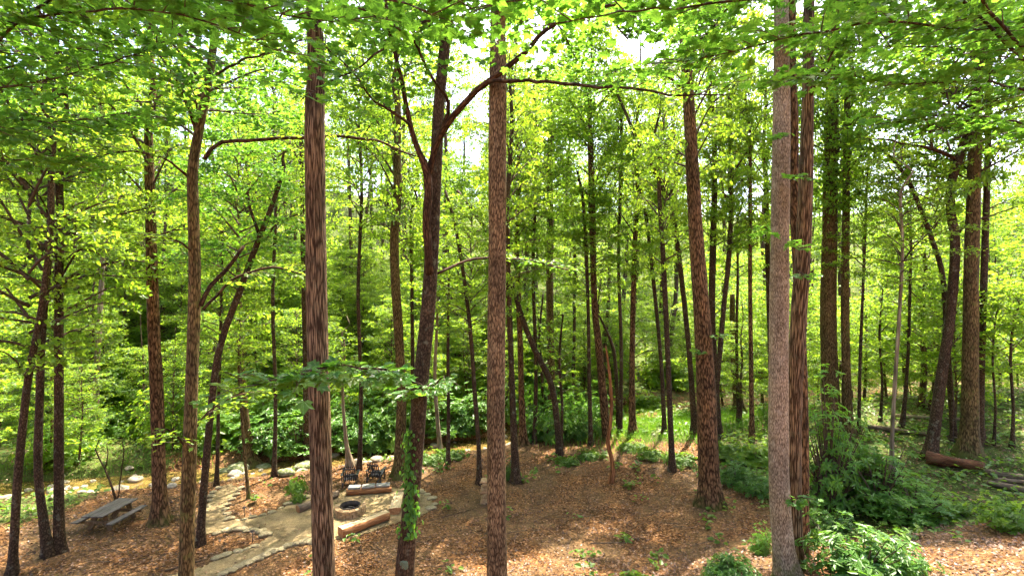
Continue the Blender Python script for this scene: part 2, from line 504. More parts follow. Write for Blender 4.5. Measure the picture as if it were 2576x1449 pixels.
M['bark_grey'] = bark_material('bark_pale_grey', (0.13, 0.09, 0.056), (0.52, 0.41, 0.28), scale=34, stretch=0.25, bump=0.9, foot=.9, patch=(0.48, 0.40, 0.29), patch_amt=0.45)
M['bark_limb'] = bark_material('bark_limb', (0.02, 0.010, 0.005), (0.12, 0.065, 0.035), scale=14, stretch=0.3, bump=0.6)
M['bark_tan'] = bark_material('bark_tan_brown', (0.05, 0.028, 0.012), (0.30, 0.20, 0.105), scale=22, stretch=0.3, bump=1.0, foot=.6, patch=(0.30, 0.22, 0.12), patch_amt=0.4)
M['bark_red'] = bark_material('bark_red_brown', (0.026, 0.013, 0.005), (0.25, 0.14, 0.068), scale=11, stretch=0.3, bump=1.0, foot=.4)
M['bark_smooth'] = bark_material('bark_smooth_dark', (0.025, 0.015, 0.008), (0.11, 0.07, 0.04), scale=14, stretch=0.6, bump=0.3, patch=(0.19, 0.19, 0.13), patch_amt=0.5)
M['bark_moss'] = bark_material('bark_mossy_olive', (0.035, 0.022, 0.008), (0.21, 0.145, 0.06), scale=16, stretch=0.25, foot=.9, patch=(0.10, 0.12, 0.025), patch_amt=0.6)
M['bark_orange'] = bark_material('bark_orange_dead', (0.13, 0.05, 0.018), (0.42, 0.19, 0.075), scale=11, stretch=0.1, bump=0.5)
M['bark_far'] = bark_material('bark_far', (0.045, 0.028, 0.016), (0.15, 0.10, 0.06), scale=7, stretch=0.3, bump=0.3)
M['bark_pale'] = bark_material('bark_pale_dead', (0.14, 0.105, 0.065), (0.34, 0.28, 0.20), scale=9, stretch=0.1, bump=0.4)
M['twig'] = noise_material('twig_wood', [(0.3, (0.045, 0.027, 0.018)), (0.7, (0.11, 0.07, 0.045))], 5, bump=0)
M['ground'] = ground_material()
M['gravel'] = noise_material('path_gravel', [(0.25, (0.11, 0.075, 0.033)), (0.5, (0.25, 0.18, 0.085)), (0.75, (0.42, 0.32, 0.17))], 22, 8, 0.95, 0.8, 0.03, big=1.1)
M['stone'] = noise_material('border_stone', [(0.25, (0.10, 0.08, 0.04)), (0.5, (0.23, 0.185, 0.10)), (0.75, (0.38, 0.32, 0.20))], 5, 8, 0.9, 0.5, 0.03)
M['stone_pale'] = noise_material('creek_stone', [(0.25, (0.10, 0.085, 0.055)), (0.5, (0.26, 0.22, 0.16)), (0.75, (0.42, 0.37, 0.29))], 4, 8, 0.9, 0.4, 0.03)
M['stone_moss'] = noise_material('mossy_stone', [(0.3, (0.06, 0.08, 0.025)), (0.5, (0.12, 0.14, 0.05)), (0.62, (0.3, 0.27, 0.2)), (0.8, (0.4, 0.36, 0.3))], 3, 8, 0.9, 0.5, 0.04)
M['slab'] = noise_material('grey_slab', [(0.3, (0.17, 0.16, 0.14)), (0.7, (0.36, 0.34, 0.30))], 6, 8, 0.9, 0.4, 0.02)
M['block'] = noise_material('pit_block', [(0.25, (0.14, 0.075, 0.03)), (0.5, (0.32, 0.205, 0.10)), (0.75, (0.48, 0.36, 0.22))], 7, 8, 0.9, 0.6, 0.03)
M['iron'] = noise_material('burnt_iron', [(0.3, (0.02, 0.018, 0.016)), (0.7, (0.07, 0.05, 0.035))], 9, 6, 0.6, 0.2, 0.01, metallic=0.4)
M['ash'] = noise_material('ash_bed', [(0.3, (0.03, 0.027, 0.024)), (0.55, (0.14, 0.125, 0.11)), (0.8, (0.4, 0.37, 0.34))], 14, 8, 1.0, 0.8, 0.03)
M['char'] = noise_material('charred_wood', [(0.35, (0.012, 0.01, 0.009)), (0.6, (0.05, 0.04, 0.035)), (0.8, (0.35, 0.32, 0.3))], 12, 8, 0.9, 0.5, 0.01)
M['wood_cut'] = noise_material('split_wood_face', [(0.25, (0.20, 0.13, 0.06)), (0.5, (0.42, 0.31, 0.17)), (0.78, (0.62, 0.50, 0.32))], 3.0, 8, 0.85, 0.4, 0.015, stretch=(1, 7, 7))
M['wood_side'] = noise_material('log_bark_side', [(0.25, (0.10, 0.04, 0.015)), (0.5, (0.26, 0.11, 0.04)), (0.75, (0.42, 0.22, 0.10))], 3.0, 8, 0.9, 0.7, 0.03, stretch=(1, 6, 6))
M['wood_end'] = noise_material('log_end_grain', [(0.25, (0.12, 0.05, 0.02)), (0.5, (0.32, 0.15, 0.06)), (0.75, (0.46, 0.28, 0.14))], 7, 8, 0.9, 0.4, 0.01)
M['wood_grey'] = noise_material('weathered_table_wood', [(0.25, (0.045, 0.036, 0.028)), (0.5, (0.10, 0.085, 0.072)), (0.78, (0.19, 0.165, 0.145))], 3.0, 8, 0.8, 0.35, 0.01, stretch=(8, 1, 8))
M['wood_brown'] = noise_material('trestle_wood', [(0.25, (0.06, 0.04, 0.02)), (0.5, (0.13, 0.085, 0.04)), (0.78, (0.22, 0.15, 0.08))], 3.0, 8, 0.85, 0.35, 0.01, stretch=(5, 5, 1))
M['black_paint'] = noise_material('black_painted_wood', [(0.3, (0.012, 0.013, 0.016)), (0.7, (0.032, 0.034, 0.04))], 8, 6, 0.45, 0.15, 0.004, spec=0.5)
M['rotten'] = noise_material('rotten_log', [(0.2, (0.02, 0.01, 0.005)), (0.42, (0.08, 0.03, 0.014)), (0.55, (0.17, 0.07, 0.03)), (0.63, (0.05, 0.06, 0.015)), (0.8, (0.10, 0.12, 0.03))], 3.0, 8, 0.95, 0.8, 0.05, stretch=(1, 5, 5))
M['log_grey'] = noise_material('fallen_log_grey', [(0.25, (0.05, 0.035, 0.02)), (0.5, (0.14, 0.10, 0.065)), (0.78, (0.27, 0.21, 0.15))], 3.0, 8, 0.95, 0.7, 0.03, stretch=(1, 5, 5))
M['lichen'] = noise_material('lichen', [(0.3, (0.08, 0.11, 0.06)), (0.7, (0.2, 0.25, 0.16))], 12, 6, 0.95, 0.5, 0.01)
M['road'] = noise_material('gravel_road', [(0.3, (0.22, 0.21, 0.2)), (0.7, (0.42, 0.41, 0.39))], 3, 8, 0.95, 0.2, 0.01)

def water_material():
    m, nt, out = nodes('creek_water')
    L = nt.links.new
    tc = N(nt, 'ShaderNodeTexCoord')
    n1 = N(nt, 'ShaderNodeTexNoise', Scale=2.5, Detail=4.0)
    L(tc.outputs['Object'], n1.inputs['Vector'])
    cr = ramp(nt, n1.outputs[0], [(0.35, (0.10, 0.055, 0.02)), (0.6, (0.15, 0.11, 0.03))])
    p = N(nt, 'ShaderNodeBsdfPrincipled', Roughness=0.08)
    L(cr.outputs[0], p.inputs['Base Color'])
    n2 = N(nt, 'ShaderNodeTexNoise', Scale=7.0, Detail=3.0); L(tc.outputs['Object'], n2.inputs['Vector'])
    bp = N(nt, 'ShaderNodeBump', Strength=0.25, Distance=0.03)
    L(n2.outputs[0], bp.inputs['Height']); L(bp.outputs[0], p.inputs['Normal'])
    L(p.outputs[0], out.inputs[0])
    return m
M['water'] = water_material()

# ------------------------------------------------------------------ ground, creek, gravel path
def green_mask(x, y):
    d, s = creek_dist(x, y)
    g = np.where(s > 0, sstep(1.5, 4.0, d), 0) * 0.55
    # ground cover on the slope at the side of the twin trunk
    g = np.maximum(g, sstep(9.5, 13, x) * sstep(16.5, 19, y - 0.05 * (x - 12)) * (1 - sstep(40, 50, y)) * 0.6)
    # sunny grass glade
    g = np.maximum(g, np.exp(-(((x - 11.5) / 4.5) ** 2 + ((y - 36) / 4.0) ** 2)) * 1.1)
    g = np.maximum(g, sstep(-19, -23, x) * sstep(20, 24, y) * 0.6)
    g = np.maximum(g, sstep(7, 12, x) * sstep(28, 32, y) * 0.42)
    return g

def build_ground():
    def axis(lo, hi, c, fine, coarse):
        a = [c]
        while a[-1] < hi:
            a.append(a[-1] + fine + (coarse - fine) * min(1, max(0, (abs(a[-1] - c) - 26) / 60)))
        b = [c]
        while b[-1] > lo:
            b.append(b[-1] - fine - (coarse - fine) * min(1, max(0, (abs(b[-1] - c) - 26) / 60)))
        return np.array(b[::-1][:-1] + a)
    xs = axis(-330, 330, 0, 0.3, 8)
    ys = axis(-60, 420, 28, 0.3, 8)
    X, Y = np.meshgrid(xs, ys)
    Z = H(X, Y)
    V = np.stack([X, Y, Z], -1).reshape(-1, 3)
    nx = len(xs)
    i = np.arange(len(ys) - 1)[:, None] * nx; j = np.arange(nx - 1)[None]
    Q = np.stack([i + j, i + j + 1, i + nx + j + 1, i + nx + j], -1).reshape(-1, 4)
    me = new_mesh('ground', V, [Q], M['ground'], smooth=True, attrs={'green': ('FLOAT', 'POINT', green_mask(V[:, 0], V[:, 1]))})
    tag(link('ground', me), kind='structure')
build_ground()

def build_creek():
    c = catmull(np.c_[CREEK, np.zeros(len(CREEK))], 0.8)[:, :2]
    c = c[c[:, 0] < 3.5]
    tn = np.gradient(c, axis=0); tn /= np.linalg.norm(tn, axis=1)[:, None]
    nr = np.c_[-tn[:, 1], tn[:, 0]]
    wd = np.interp(c[:, 0], [-2, 5], [1.0, .38])[:, None]
    rows = [np.c_[c + nr * w * wd, np.full(len(c), -0.56) + np.array([0.05 * max(0, -34 - p[0]) + 0.012 * max(0, p[0] - 2) for p in c])] for w in (-2.2, 2.2)]
    n = len(c)
    V = np.vstack(rows)
    Q = np.array([[i, i + 1, n + i + 1, n + i] for i in range(n - 1)])
    tag(link('creek_water', new_mesh('creek_water', V, [Q[:, ::-1]], M['water'], smooth=True)), kind='structure')
build_creek()

PATH_PX = [(605, 1227), (592, 1247), (575, 1262), (568, 1282), (576, 1308), (636, 1304), (684, 1290), (725, 1268), (762, 1255), (800, 1247), (850, 1242), (870, 1230),
           (985, 1226), (1050, 1233), (1088, 1252), (1092, 1282), (1060, 1302), (985, 1322), (900, 1352), (840, 1360), (785, 1366), (725, 1376), (683, 1391), (648, 1408),
           (600, 1430), (540, 1460), (400, 1500), (400, 1455), (510, 1425), (566, 1400), (631, 1379), (672, 1352), (662, 1343), (600, 1335), (545, 1343), (500, 1346),
           (500, 1310), (520, 1270), (540, 1240), (560, 1222), (585, 1216)]
PATH = np.array([ground_hit(*p)[:2] for p in PATH_PX])
def in_poly(x, y, poly):
    ins = np.zeros(np.shape(x), bool)
    j = len(poly) - 1
    for i in range(len(poly)):
        xi, yi = poly[i]; xj, yj = poly[j]
        c = ((yi > y) != (yj > y)) & (x < (xj - xi) * (y - yi) / (yj - yi + 1e-12) + xi)
        ins ^= c
        j = i
    return ins
def build_path():
    st = 0.09
    xs = np.arange(PATH[:, 0].min() - .2, PATH[:, 0].max() + .2, st)
    ys = np.arange(PATH[:, 1].min() - .2, PATH[:, 1].max() + .2, st)
    X, Y = np.meshgrid(xs, ys)
    wob = 0.12 * (vnoise(X * 2.1, Y * 2.1, 5) - .5)
    ins = in_poly(X + wob, Y + wob, PATH)
    idx = -np.ones(X.shape, int)
    cell = ins[:-1, :-1] & ins[1:, :-1] & ins[:-1, 1:] & ins[1:, 1:]
    use = np.zeros(X.shape, bool)
    use[:-1, :-1] |= cell; use[1:, :-1] |= cell; use[:-1, 1:] |= cell; use[1:, 1:] |= cell
    idx[use] = np.arange(use.sum())
    V = np.c_[X[use], Y[use], H(X[use], Y[use]) + 0.022 + 0.012 * vnoise(X[use] * 6, Y[use] * 6, 9)]
    iy, ix = np.nonzero(cell)
    Q = np.stack([idx[iy, ix], idx[iy, ix + 1], idx[iy + 1, ix + 1], idx[iy + 1, ix]], -1)
    tag(link('gravel_path', new_mesh('gravel_path', V, [Q], M['gravel'], smooth=True)), kind='structure')
build_path()


# ------------------------------------------------------------------ crown templates (shared by the trees)
def crown_mesh(name, seed, Hc, Rc, kind, nl, ns, nleaf, lsize, leafkind, leafmat, wood, spl=(0.9, 1.7)):
    rg = np.random.default_rng(seed)
    g = Geo()
    O = []; D = []; Ls = []
    for i in range(nl):
        t = (i + rg.random()) / nl
        az = i * 2.399 + rg.normal(0, 0.35)
        if kind == 'layer':
            prof = min(1.0, 0.45 + 2.2 * t) * (1 - t) ** 0.33 + 0.12
            pitch = R(rg.uniform(12, 46)) + 0.5 * t
        else:
            prof = min(1.0, 0.55 + 1.6 * t) * (1 - t ** 2.2) + 0.12
            pitch = R(rg.uniform(15, 50)) + 0.25 * t
        ln = Rc * prof * rg.uniform(0.65, 1.12)
        z0 = Hc * t * (0.93 if kind == 'layer' else 0.8)
        dh = np.array([math.cos(az), math.sin(az), 0])
        side = np.array([-dh[1], dh[0], 0]) * rg.normal(0, 0.12)
        s = np.linspace(0, 1, 7)
        pts = np.array([0, 0, z0])[None] + ln * (s[:, None] * dh[None] * math.cos(pitch) + (s ** 2)[:, None] * side[None])
        pts[:, 2] += ln * math.sin(pitch) * (s - 0.5 * s ** 2.5) + 0.05 * ln * np.sin(s * 6 + i) * s
        rad = 0.008 + (0.008 + 0.009 * ln) * (1 - s) ** 1.1
        V, f, b = tube(pts, rad, 5, cap=False, seed=i)
        g.add(V, f, 1, True, bark=b)
        m = max(3, int(ns * (0.4 + 0.6 * ln / Rc)))
        for k in range(m):
            u = 0.22 + 0.78 * (k + rg.random()) / m
            p = np.array([np.interp(u, s, pts[:, c]) for c in range(3)])
            sg = 1 if k % 2 else -1
            a2 = az + sg * R(rg.uniform(18, 70)) * (1.05 - 0.7 * u)
            L = rg.uniform(*spl) * (0.75 + 0.5 * (1 - u))
            pit = R(rg.normal(4, 10)) if kind == 'layer' else R(rg.normal(15, 25))
            d = np.array([math.cos(a2) * math.cos(pit), math.sin(a2) * math.cos(pit), math.sin(pit)])
            O.append(p); D.append(d); Ls.append(L)
            V, f, b = tube(np.array([p, p + d * L * 0.55, p + d * L * 0.95 - np.array([0, 0, 0.1 * L])]), [0.016, 0.011, 0.005], 3, cap=False)
            g.add(V, f, 1, True, bark=b)
    sprays(g, np.array(O), np.array(D), np.array(Ls), nleaf, lsize, leafkind, 0, rg, tilt=0.55 if kind == 'layer' else 0.8)
    return g.mesh(name, [leafmat, wood])

CR = {}
def build_templates():
    for k in range(4):
        CR['layer%d' % k] = crown_mesh('layered_crown', 20 + k, 11.0, 4.4, 'layer', 38, 8, 38, 0.18, 'far', M['leaf_bg'], M['twig'], (1.0, 1.9))
    for k in range(3):
        CR['canopy%d' % k] = crown_mesh('canopy_crown', 40 + k, 12.0, 4.8, 'canopy', 30, 9, 36, 0.20, 'far', M['leaf_canopy'], M['twig'], (1.1, 2.0))
    for k in range(2):
        CR['near%d' % k] = crown_mesh('near_crown', 60 + k, 9.0, 4.2, 'layer', 30, 9, 38, 0.17, 'mid', M['leaf_maple'], M['twig'], (0.9, 1.7))
    for k in range(2):
        CR['fine%d' % k] = crown_mesh('fine_crown', 65 + k, 11.0, 4.2, 'layer', 34, 8, 32, 0.145, 'mid', M['leaf_bg'], M['twig'], (0.9, 1.7))
    for k in range(2):
        CR['sapling%d' % k] = crown_mesh('sapling_crown', 70 + k, 5.0, 1.9, 'layer', 16, 5, 24, 0.17, 'mid', M['leaf_bg'], M['twig'], (0.6, 1.1))
build_templates()

# ------------------------------------------------------------------ trees
def leafy_branches(geo, pts, n_twig, rg, leaf=0.13, nleaf=16, kind='maple', start=0.2, tw=(0.7, 1.5), mi=0, wmi=1, spread=(20, 75), tilt=0.3, droop=0.12, pit=(2, 9)):
    """side twigs with leaf sprays along a limb polyline (all into geo)"""
    pts = np.asarray(pts, float)
    ln = np.concatenate([[0], np.cumsum(np.linalg.norm(np.diff(pts, axis=0), axis=1))]); T = ln[-1]
    O = []; D = []; Ls = []
    for k in range(n_twig):
        u = start + (1 - start) * (k + rg.random()) / n_twig
        p = np.array([np.interp(u * T, ln, pts[:, c]) for c in range(3)])
        q = np.array([np.interp(min(T, u * T + 0.1), ln, pts[:, c]) - np.interp(max(0, u * T - 0.1), ln, pts[:, c]) for c in range(3)])
        az = math.atan2(q[1], q[0]) + (1 if k % 2 else -1) * R(rg.uniform(*spread)) * (1.1 - 0.6 * u)
        L = rg.uniform(*tw)
        pt = R(rg.normal(*pit))
        d = np.array([math.cos(az) * math.cos(pt), math.sin(az) * math.cos(pt), math.sin(pt)])
        O.append(p); D.append(d); Ls.append(L)
        V, f, b = tube(np.array([p, p + d * L * 0.5 + np.array([0, 0, .02]), p + d * L * 0.97 - np.array([0, 0, droop * L])]), [0.012, 0.008, 0.003], 4, cap=False)
        geo.add(V, f, wmi, True, bark=b)
    sprays(geo, O, D, Ls, nleaf, leaf, kind, mi, rg, tilt=tilt, droop=droop)

TREE_N = [0]
TRUNKS = {}
def tree(label, pts, depth=None, height=26.0, bark='bark_brown', crown=None, cz=13.0, cs=1.0, limbs=(), flare=0.5, seg=12, name='tree', cat='tree',
         group=None, stop=False, rough=0.07, crown2=None, rz=0.0, below=0.0, foliage=None):
    """pts: (x, y, width) in frame pixels from the base upwards. Returns (root, world points, radii)."""
    TREE_N[0] += 1; sd = TREE_N[0]
    rg = np.random.default_rng(1000 + sd)
    if depth is None:
        b = ground_hit(pts[0][0], pts[0][1]); depth = b.y
    W = []
    for i, p in enumerate(pts):
        Y = depth + (p[3] if len(p) > 3 else 0.0)
        q = P(p[0], p[1], Y)
        W.append((q.x, q.y, q.z, p[2] * Y / F / 2 * F / math.hypot(F, p[0] - 1288)))
    W = np.array(W)
    gz = Hs(W[0, 0], W[0, 1])
    if W[0, 2] > gz + 0.05:      # carry the stem on down to the ground
        d = W[0] - W[1]; k = (gz - W[0, 2]) / min(d[2], -0.05)
        nb = W[0] + d * k * 0.6; nb[2] = gz; nb[3] = W[0, 3] * (1.0 + 0.02 * (W[0, 2] - gz))
        W = np.vstack([nb, W])
    W[0, 2] = Hs(W[0, 0], W[0, 1])
    root_p = W[0].copy()
    foot = W[0].copy(); foot[2] -= 0.3
    W = np.vstack([foot, W])
    if not stop and W[-1, 2] - root_p[2] < height:
        n = 4; top = W[-1]; dirv = (W[-1] - W[-2])[:3]; dirv /= np.linalg.norm(dirv)
        dirv = dirv * 0.5 + np.array([0, 0, .5]); dirv[2] = abs(dirv[2])
        hh = height - (top[2] - root_p[2])
        ex = []
        for k in range(1, n + 1):
            q = top.copy(); q[:3] += dirv / dirv[2] * hh * k / n + np.array([rg.normal(0, .15), rg.normal(0, .15), 0])
            q[3] = top[3] * (1 - 0.85 * k / n)
            ex.append(q)
        W = np.vstack([W, ex])
    C = catmull(W, 0.45)
    C[:, 3] = np.maximum(C[:, 3], 0.015)
    root = thing(name, tuple(root_p[:3]), label, cat, group)
    o0 = root_p[:3]
    V, f, b = tube(C[:, :3] - o0, C[:, 3], seg, rough, flare * 1.5, sd)
    g = Geo(); g.add(V, f, 0, True, bark=b)
    trunk = link('trunk', g.mesh('trunk', [M[bark]]), root)
    TRUNKS[label] = trunk
    lw = []
    for lb in limbs:
        # lb: dict(p=[(x,y,w,depth offset)], n twigs, leaf...)
        q = []
        for (x, y, w, *dz) in lb['p']:
            Y = depth + (dz[0] if dz else 0.0)
            v = P(x, y, Y); q.append((v.x, v.y, v.z, max(0.006, w * Y / F / 2 * F / math.hypot(F, x - 1288))))
        q = catmull(np.array(q), 0.3)
        wob = rg.normal(0, 1, (len(q), 3)); wob = np.cumsum(wob, 0); wob -= np.linspace(0, 1, len(q))[:, None] * wob[-1]
        q[:, :3] += wob * 0.018
        V, f, b = tube(q[:, :3] - o0, q[:, 3], 7, 0.06, 0, sd + len(lw) * 3)
        gg = Geo(); gg.add(V, f, 0, True, bark=b)
        lo = link('limb', gg.mesh('limb', [M[lb.get('bark', 'bark_limb')]]), root)
        lw.append(q)
        if lb.get('n'):
            fol = Geo()
            leafy_branches(fol, q[:, :3] - o0, lb['n'], rg, lb.get('leaf', .13), lb.get('nl', 14), lb.get('kind', 'maple'), lb.get('start', .2), lb.get('tw', (.7, 1.5)), tilt=lb.get('tilt', .3))
            link('foliage', fol.mesh('foliage', [M[foliage or 'leaf_maple'], M['twig']]), lo)
    if crown and crown[:5] == 'layer' and depth < 27:
        crown = 'fine%d' % (sd % 2)
        cl = [(crown, cz - 2.0, cs * 1.15, cs * (1.6 if height > 19 else 1.1))]
    else:
        cl = [] if crown is None else [(crown, cz, cs, cs)]
    if crown and crown[:5] == 'layer':
        cl = [(crown, cz - 2.5 * (height > 15), cs * 1.1, cs * 1.2)]
        if height >= 19:
            cl = [(crown, cz - 2.5, cs * .92, cs * 1.6)]
    elif crown and crown[:6] == 'canopy' and depth > 22:
        cl = [('layer%d' % (sd % 4), cz - 4, .8, 1.5)]
    for (cn, z, s, zs) in (cl if crown else []) + list(crown2 or []):
        c = link('crown', CR[cn], root)
        zz = z
        px = np.interp(root_p[2] + zz, C[:, 2], C[:, 0]) - o0[0]; py = np.interp(root_p[2] + zz, C[:, 2], C[:, 1]) - o0[1]
        c.location = (px, py, zz); c.scale = (s, s, zs); c.rotation_euler = (0, 0, rg.uniform(0, 6.28))
    return root, C, depth


REFS = [(148, 'the three dark stems'), (300, 'the picnic table'), (400, 'the reddish peeling trunk'), (485, 'the slender branched tree'), (640, 'the leaning forked-top tree'), (797, 'the tall furrowed trunk'), (910, 'the black chairs'),
        (1000, 'the orange brown trunk'), (1075, 'the ivy tree'), (1170, 'the slim bowed stem'), (1250, 'the straight pale trunk'), (1310, 'the reddish flared trunk'), (1385, 'the tall pale trunk'), (1445, 'the rhododendron clump'), (1505, 'the orange snag'),
        (1595, 'the glade trunk'), (1690, 'the mossy glade stem'), (1765, 'the massive oak'), (1845, 'the short broken trunk'), (1890, 'the slender reddish pole'), (1962, 'the big pale grey trunk'), (2015, 'the reddish furrowed trunk'),
        (2088, 'the stout olive trunk'), (2165, 'the thin straight stem'), (2255, 'the speckled sapling'), (2385, 'the black forked trunk'), (2442, 'the stoutest mossy trunk'), (2540, 'the picture edge sapling')]
ORD = ['first', 'second', 'third', 'fourth', 'fifth', 'sixth', 'seventh', 'eighth', 'ninth', 'tenth', 'eleventh', 'twelfth', 'thirteenth', 'fourteenth', 'fifteenth', 'sixteenth', 'seventeenth', 'eighteenth', 'nineteenth', 'twentieth'] + ['twenty-' + w for w in ('first', 'second', 'third', 'fourth', 'fifth', 'sixth', 'seventh', 'eighth', 'ninth')]
def line_labels(objs, phrase):
    """one label each: which landmark it stands behind, and how far back in that line"""
    by = {}
    for o in objs:
        px = 1288 + o.location.x / o.location.y * F
        r = min(REFS, key=lambda t: abs(t[0] - px))[1]
        by.setdefault(r, []).append(o)
    for r, os_ in by.items():
        for k, o in enumerate(sorted(os_, key=lambda o: o.location.y)):
            o['label'] = phrase % (ORD[min(k, 28)], r)
# ------------------------------------------------------------------ the trees one can name
# tall furrowed trunk in front of the fire pit
tree('tall furrowed brown trunk passing in front of the fire pit gravel', [(815, 1449, 58), (808, 1200, 56), (803, 1000, 55), (797, 800, 54), (795, 600, 53), (792, 300, 51), (795, 150, 44), (790, 0, 40)],
     depth=13.7, height=33, bark='bark_brown', crown='canopy0', cz=20.5, cs=.9, flare=0.3, seg=18, rough=0.05, limbs=[dict(p=[(790, -110, 9), (690, -60, 7, -.6), (600, 10, 6, -1.2), (540, 90, 4, -1.6)], n=23, leaf=.15, nl=22, start=.2, tw=(.8, 1.6), bark='bark_limb'), dict(p=[(790, -120, 9), (880, -60, 7, .4), (950, 20, 6, .9), (990, 120, 4, 1.3)], n=21, leaf=.15, nl=22, start=.2, tw=(.8, 1.6), bark='bark_limb'), dict(p=[(790, -60, 8), (740, -10, 6, 1), (700, 60, 5, 2), (650, 160, 3, 3)], n=12, leaf=.15, nl=20, start=.2, tw=(.8, 1.6), bark='bark_limb')], name='poplar_tree')
# pale trunk near the middle
tree('straight trunk, pale below and dark above, beside the stack of flat stones', [(1250, 1449, 50), (1249, 1200, 47), (1248, 1000, 45), (1250, 700, 44), (1252, 300, 44), (1253, 150, 41), (1253, 0, 38)],
     depth=13.0, height=32, bark='bark_tan', crown='canopy1', cz=21, cs=1.0, flare=0.3, seg=18, rough=0.05, limbs=[dict(p=[(1253, -120, 9), (1380, -60, 7, -.5), (1490, 10, 6, -1), (1580, 100, 4, -1.4)], n=26, leaf=.15, nl=22, start=.2, tw=(.8, 1.6), bark='bark_limb'), dict(p=[(1253, -100, 9), (1330, -20, 7, 1), (1400, 60, 5, 2), (1450, 150, 3, 3)], n=23, leaf=.15, nl=22, start=.2, tw=(.8, 1.6), bark='bark_limb'), dict(p=[(1253, -110, 9), (1180, -50, 7, .6), (1120, 20, 5, 1.2), (1060, 90, 3, 1.6)], n=20, leaf=.15, nl=22, start=.2, tw=(.8, 1.6), bark='bark_limb')], name='poplar_tree')
# ivy tree with the red-barked fork
ivy_root, ivy_C, ivy_d = tree('leaning forked tree with ivy climbing its trunk beside the fire pit',
     [(1018, 1449, 47), (1030, 1300, 42), (1040, 1200, 40), (1052, 1050, 40), (1060, 950, 40), (1075, 800, 38), (1085, 650, 36), (1092, 500, 33), (1100, 340, 30), (1105, 250, 28), (1118, 120, 27), (1125, 0, 25)],
     depth=15.0, height=27, bark='bark_smooth', crown='near0', cz=17.5, cs=1.1, flare=0.25, seg=16, name='maple_tree', limbs=[
        dict(p=[(1080, 690, 22, -.15), (1074, 560, 22, -.4), (1076, 440, 22, -.6), (1055, 375, 15, -.8), (1030, 300, 13, -1.2), (1008, 180, 11, -2.0), (980, 60, 9, -2.8), (960, -60, 7, -3.4)], n=9, leaf=.165, bark='bark_limb', start=.55, tw=(.7, 1.4)),
        dict(p=[(1078, 445, 20, -.6), (1098, 370, 18, -.9), (1130, 312, 17, -1.3), (1180, 255, 16, -1.8), (1232, 208, 15, -2.3), (1300, 152, 13, -3.0), (1372, 80, 11, -3.8), (1455, 42, 9, -4.6), (1585, 0, 7, -5.2), (1720, -50, 5, -5.6)], n=14, leaf=.165, bark='bark_limb', start=.45, tw=(.7, 1.5)),
        dict(p=[(1232, 208, 12, -2.3), (1330, 206, 9, -3.0), (1450, 208, 8, -3.8), (1560, 212, 7, -4.5), (1640, 222, 6, -5.0), (1720, 238, 5, -5.4), (1830, 240, 3, -5.8)], n=13, leaf=.14, bark='bark_limb', start=.15, tw=(.6, 1.3)),
        dict(p=[(1108, 345, 12, -1.0), (1124, 265, 10, -1.5), (1088, 205, 8, -2.2), (1048, 118, 7, -3.0), (1010, 80, 6, -3.8), (900, 20, 4, -4.8)], n=12, leaf=.165, bark='bark_limb', start=.3, tw=(.6, 1.3)),
        dict(p=[(1033, 318, 9, -1.2), (990, 290, 7, -1.9), (940, 260, 6, -2.7), (880, 175, 5, -3.6), (820, 120, 4, -4.4)], n=10, leaf=.165, start=.3, tw=(.6, 1.3)),
        dict(p=[(1120, 40, 8, 0), (1050, 60, 7, -1), (960, 110, 6, -2.6), (860, 190, 4, -4.2), (760, 250, 3, -5.6)], n=12, leaf=.165, start=.3, tw=(.6, 1.3)),
        dict(p=[(1066, 985, 9, 0), (1010, 950, 7, -1.4), (930, 928, 6, -3.0), (830, 925, 5, -4.4), (730, 945, 4, -5.2), (640, 970, 3, -5.6)], n=26, leaf=.25, nl=13, start=.02, tw=(.55, 1.2), tilt=.2),
        dict(p=[(1068, 1000, 6, 0), (1095, 965, 5, -1.2), (1120, 945, 3, -2.4)], n=5, leaf=.14, nl=12, start=.3, tw=(.5, .9), tilt=.22),
        dict(p=[(1100, 690, 8, 0), (1150, 665, 7, .6), (1215, 650, 6, 1.2), (1330, 655, 4, 2), (1430, 680, 3, 3)], n=11, leaf=.12, start=.35, tw=(.7, 1.4)),
     ])
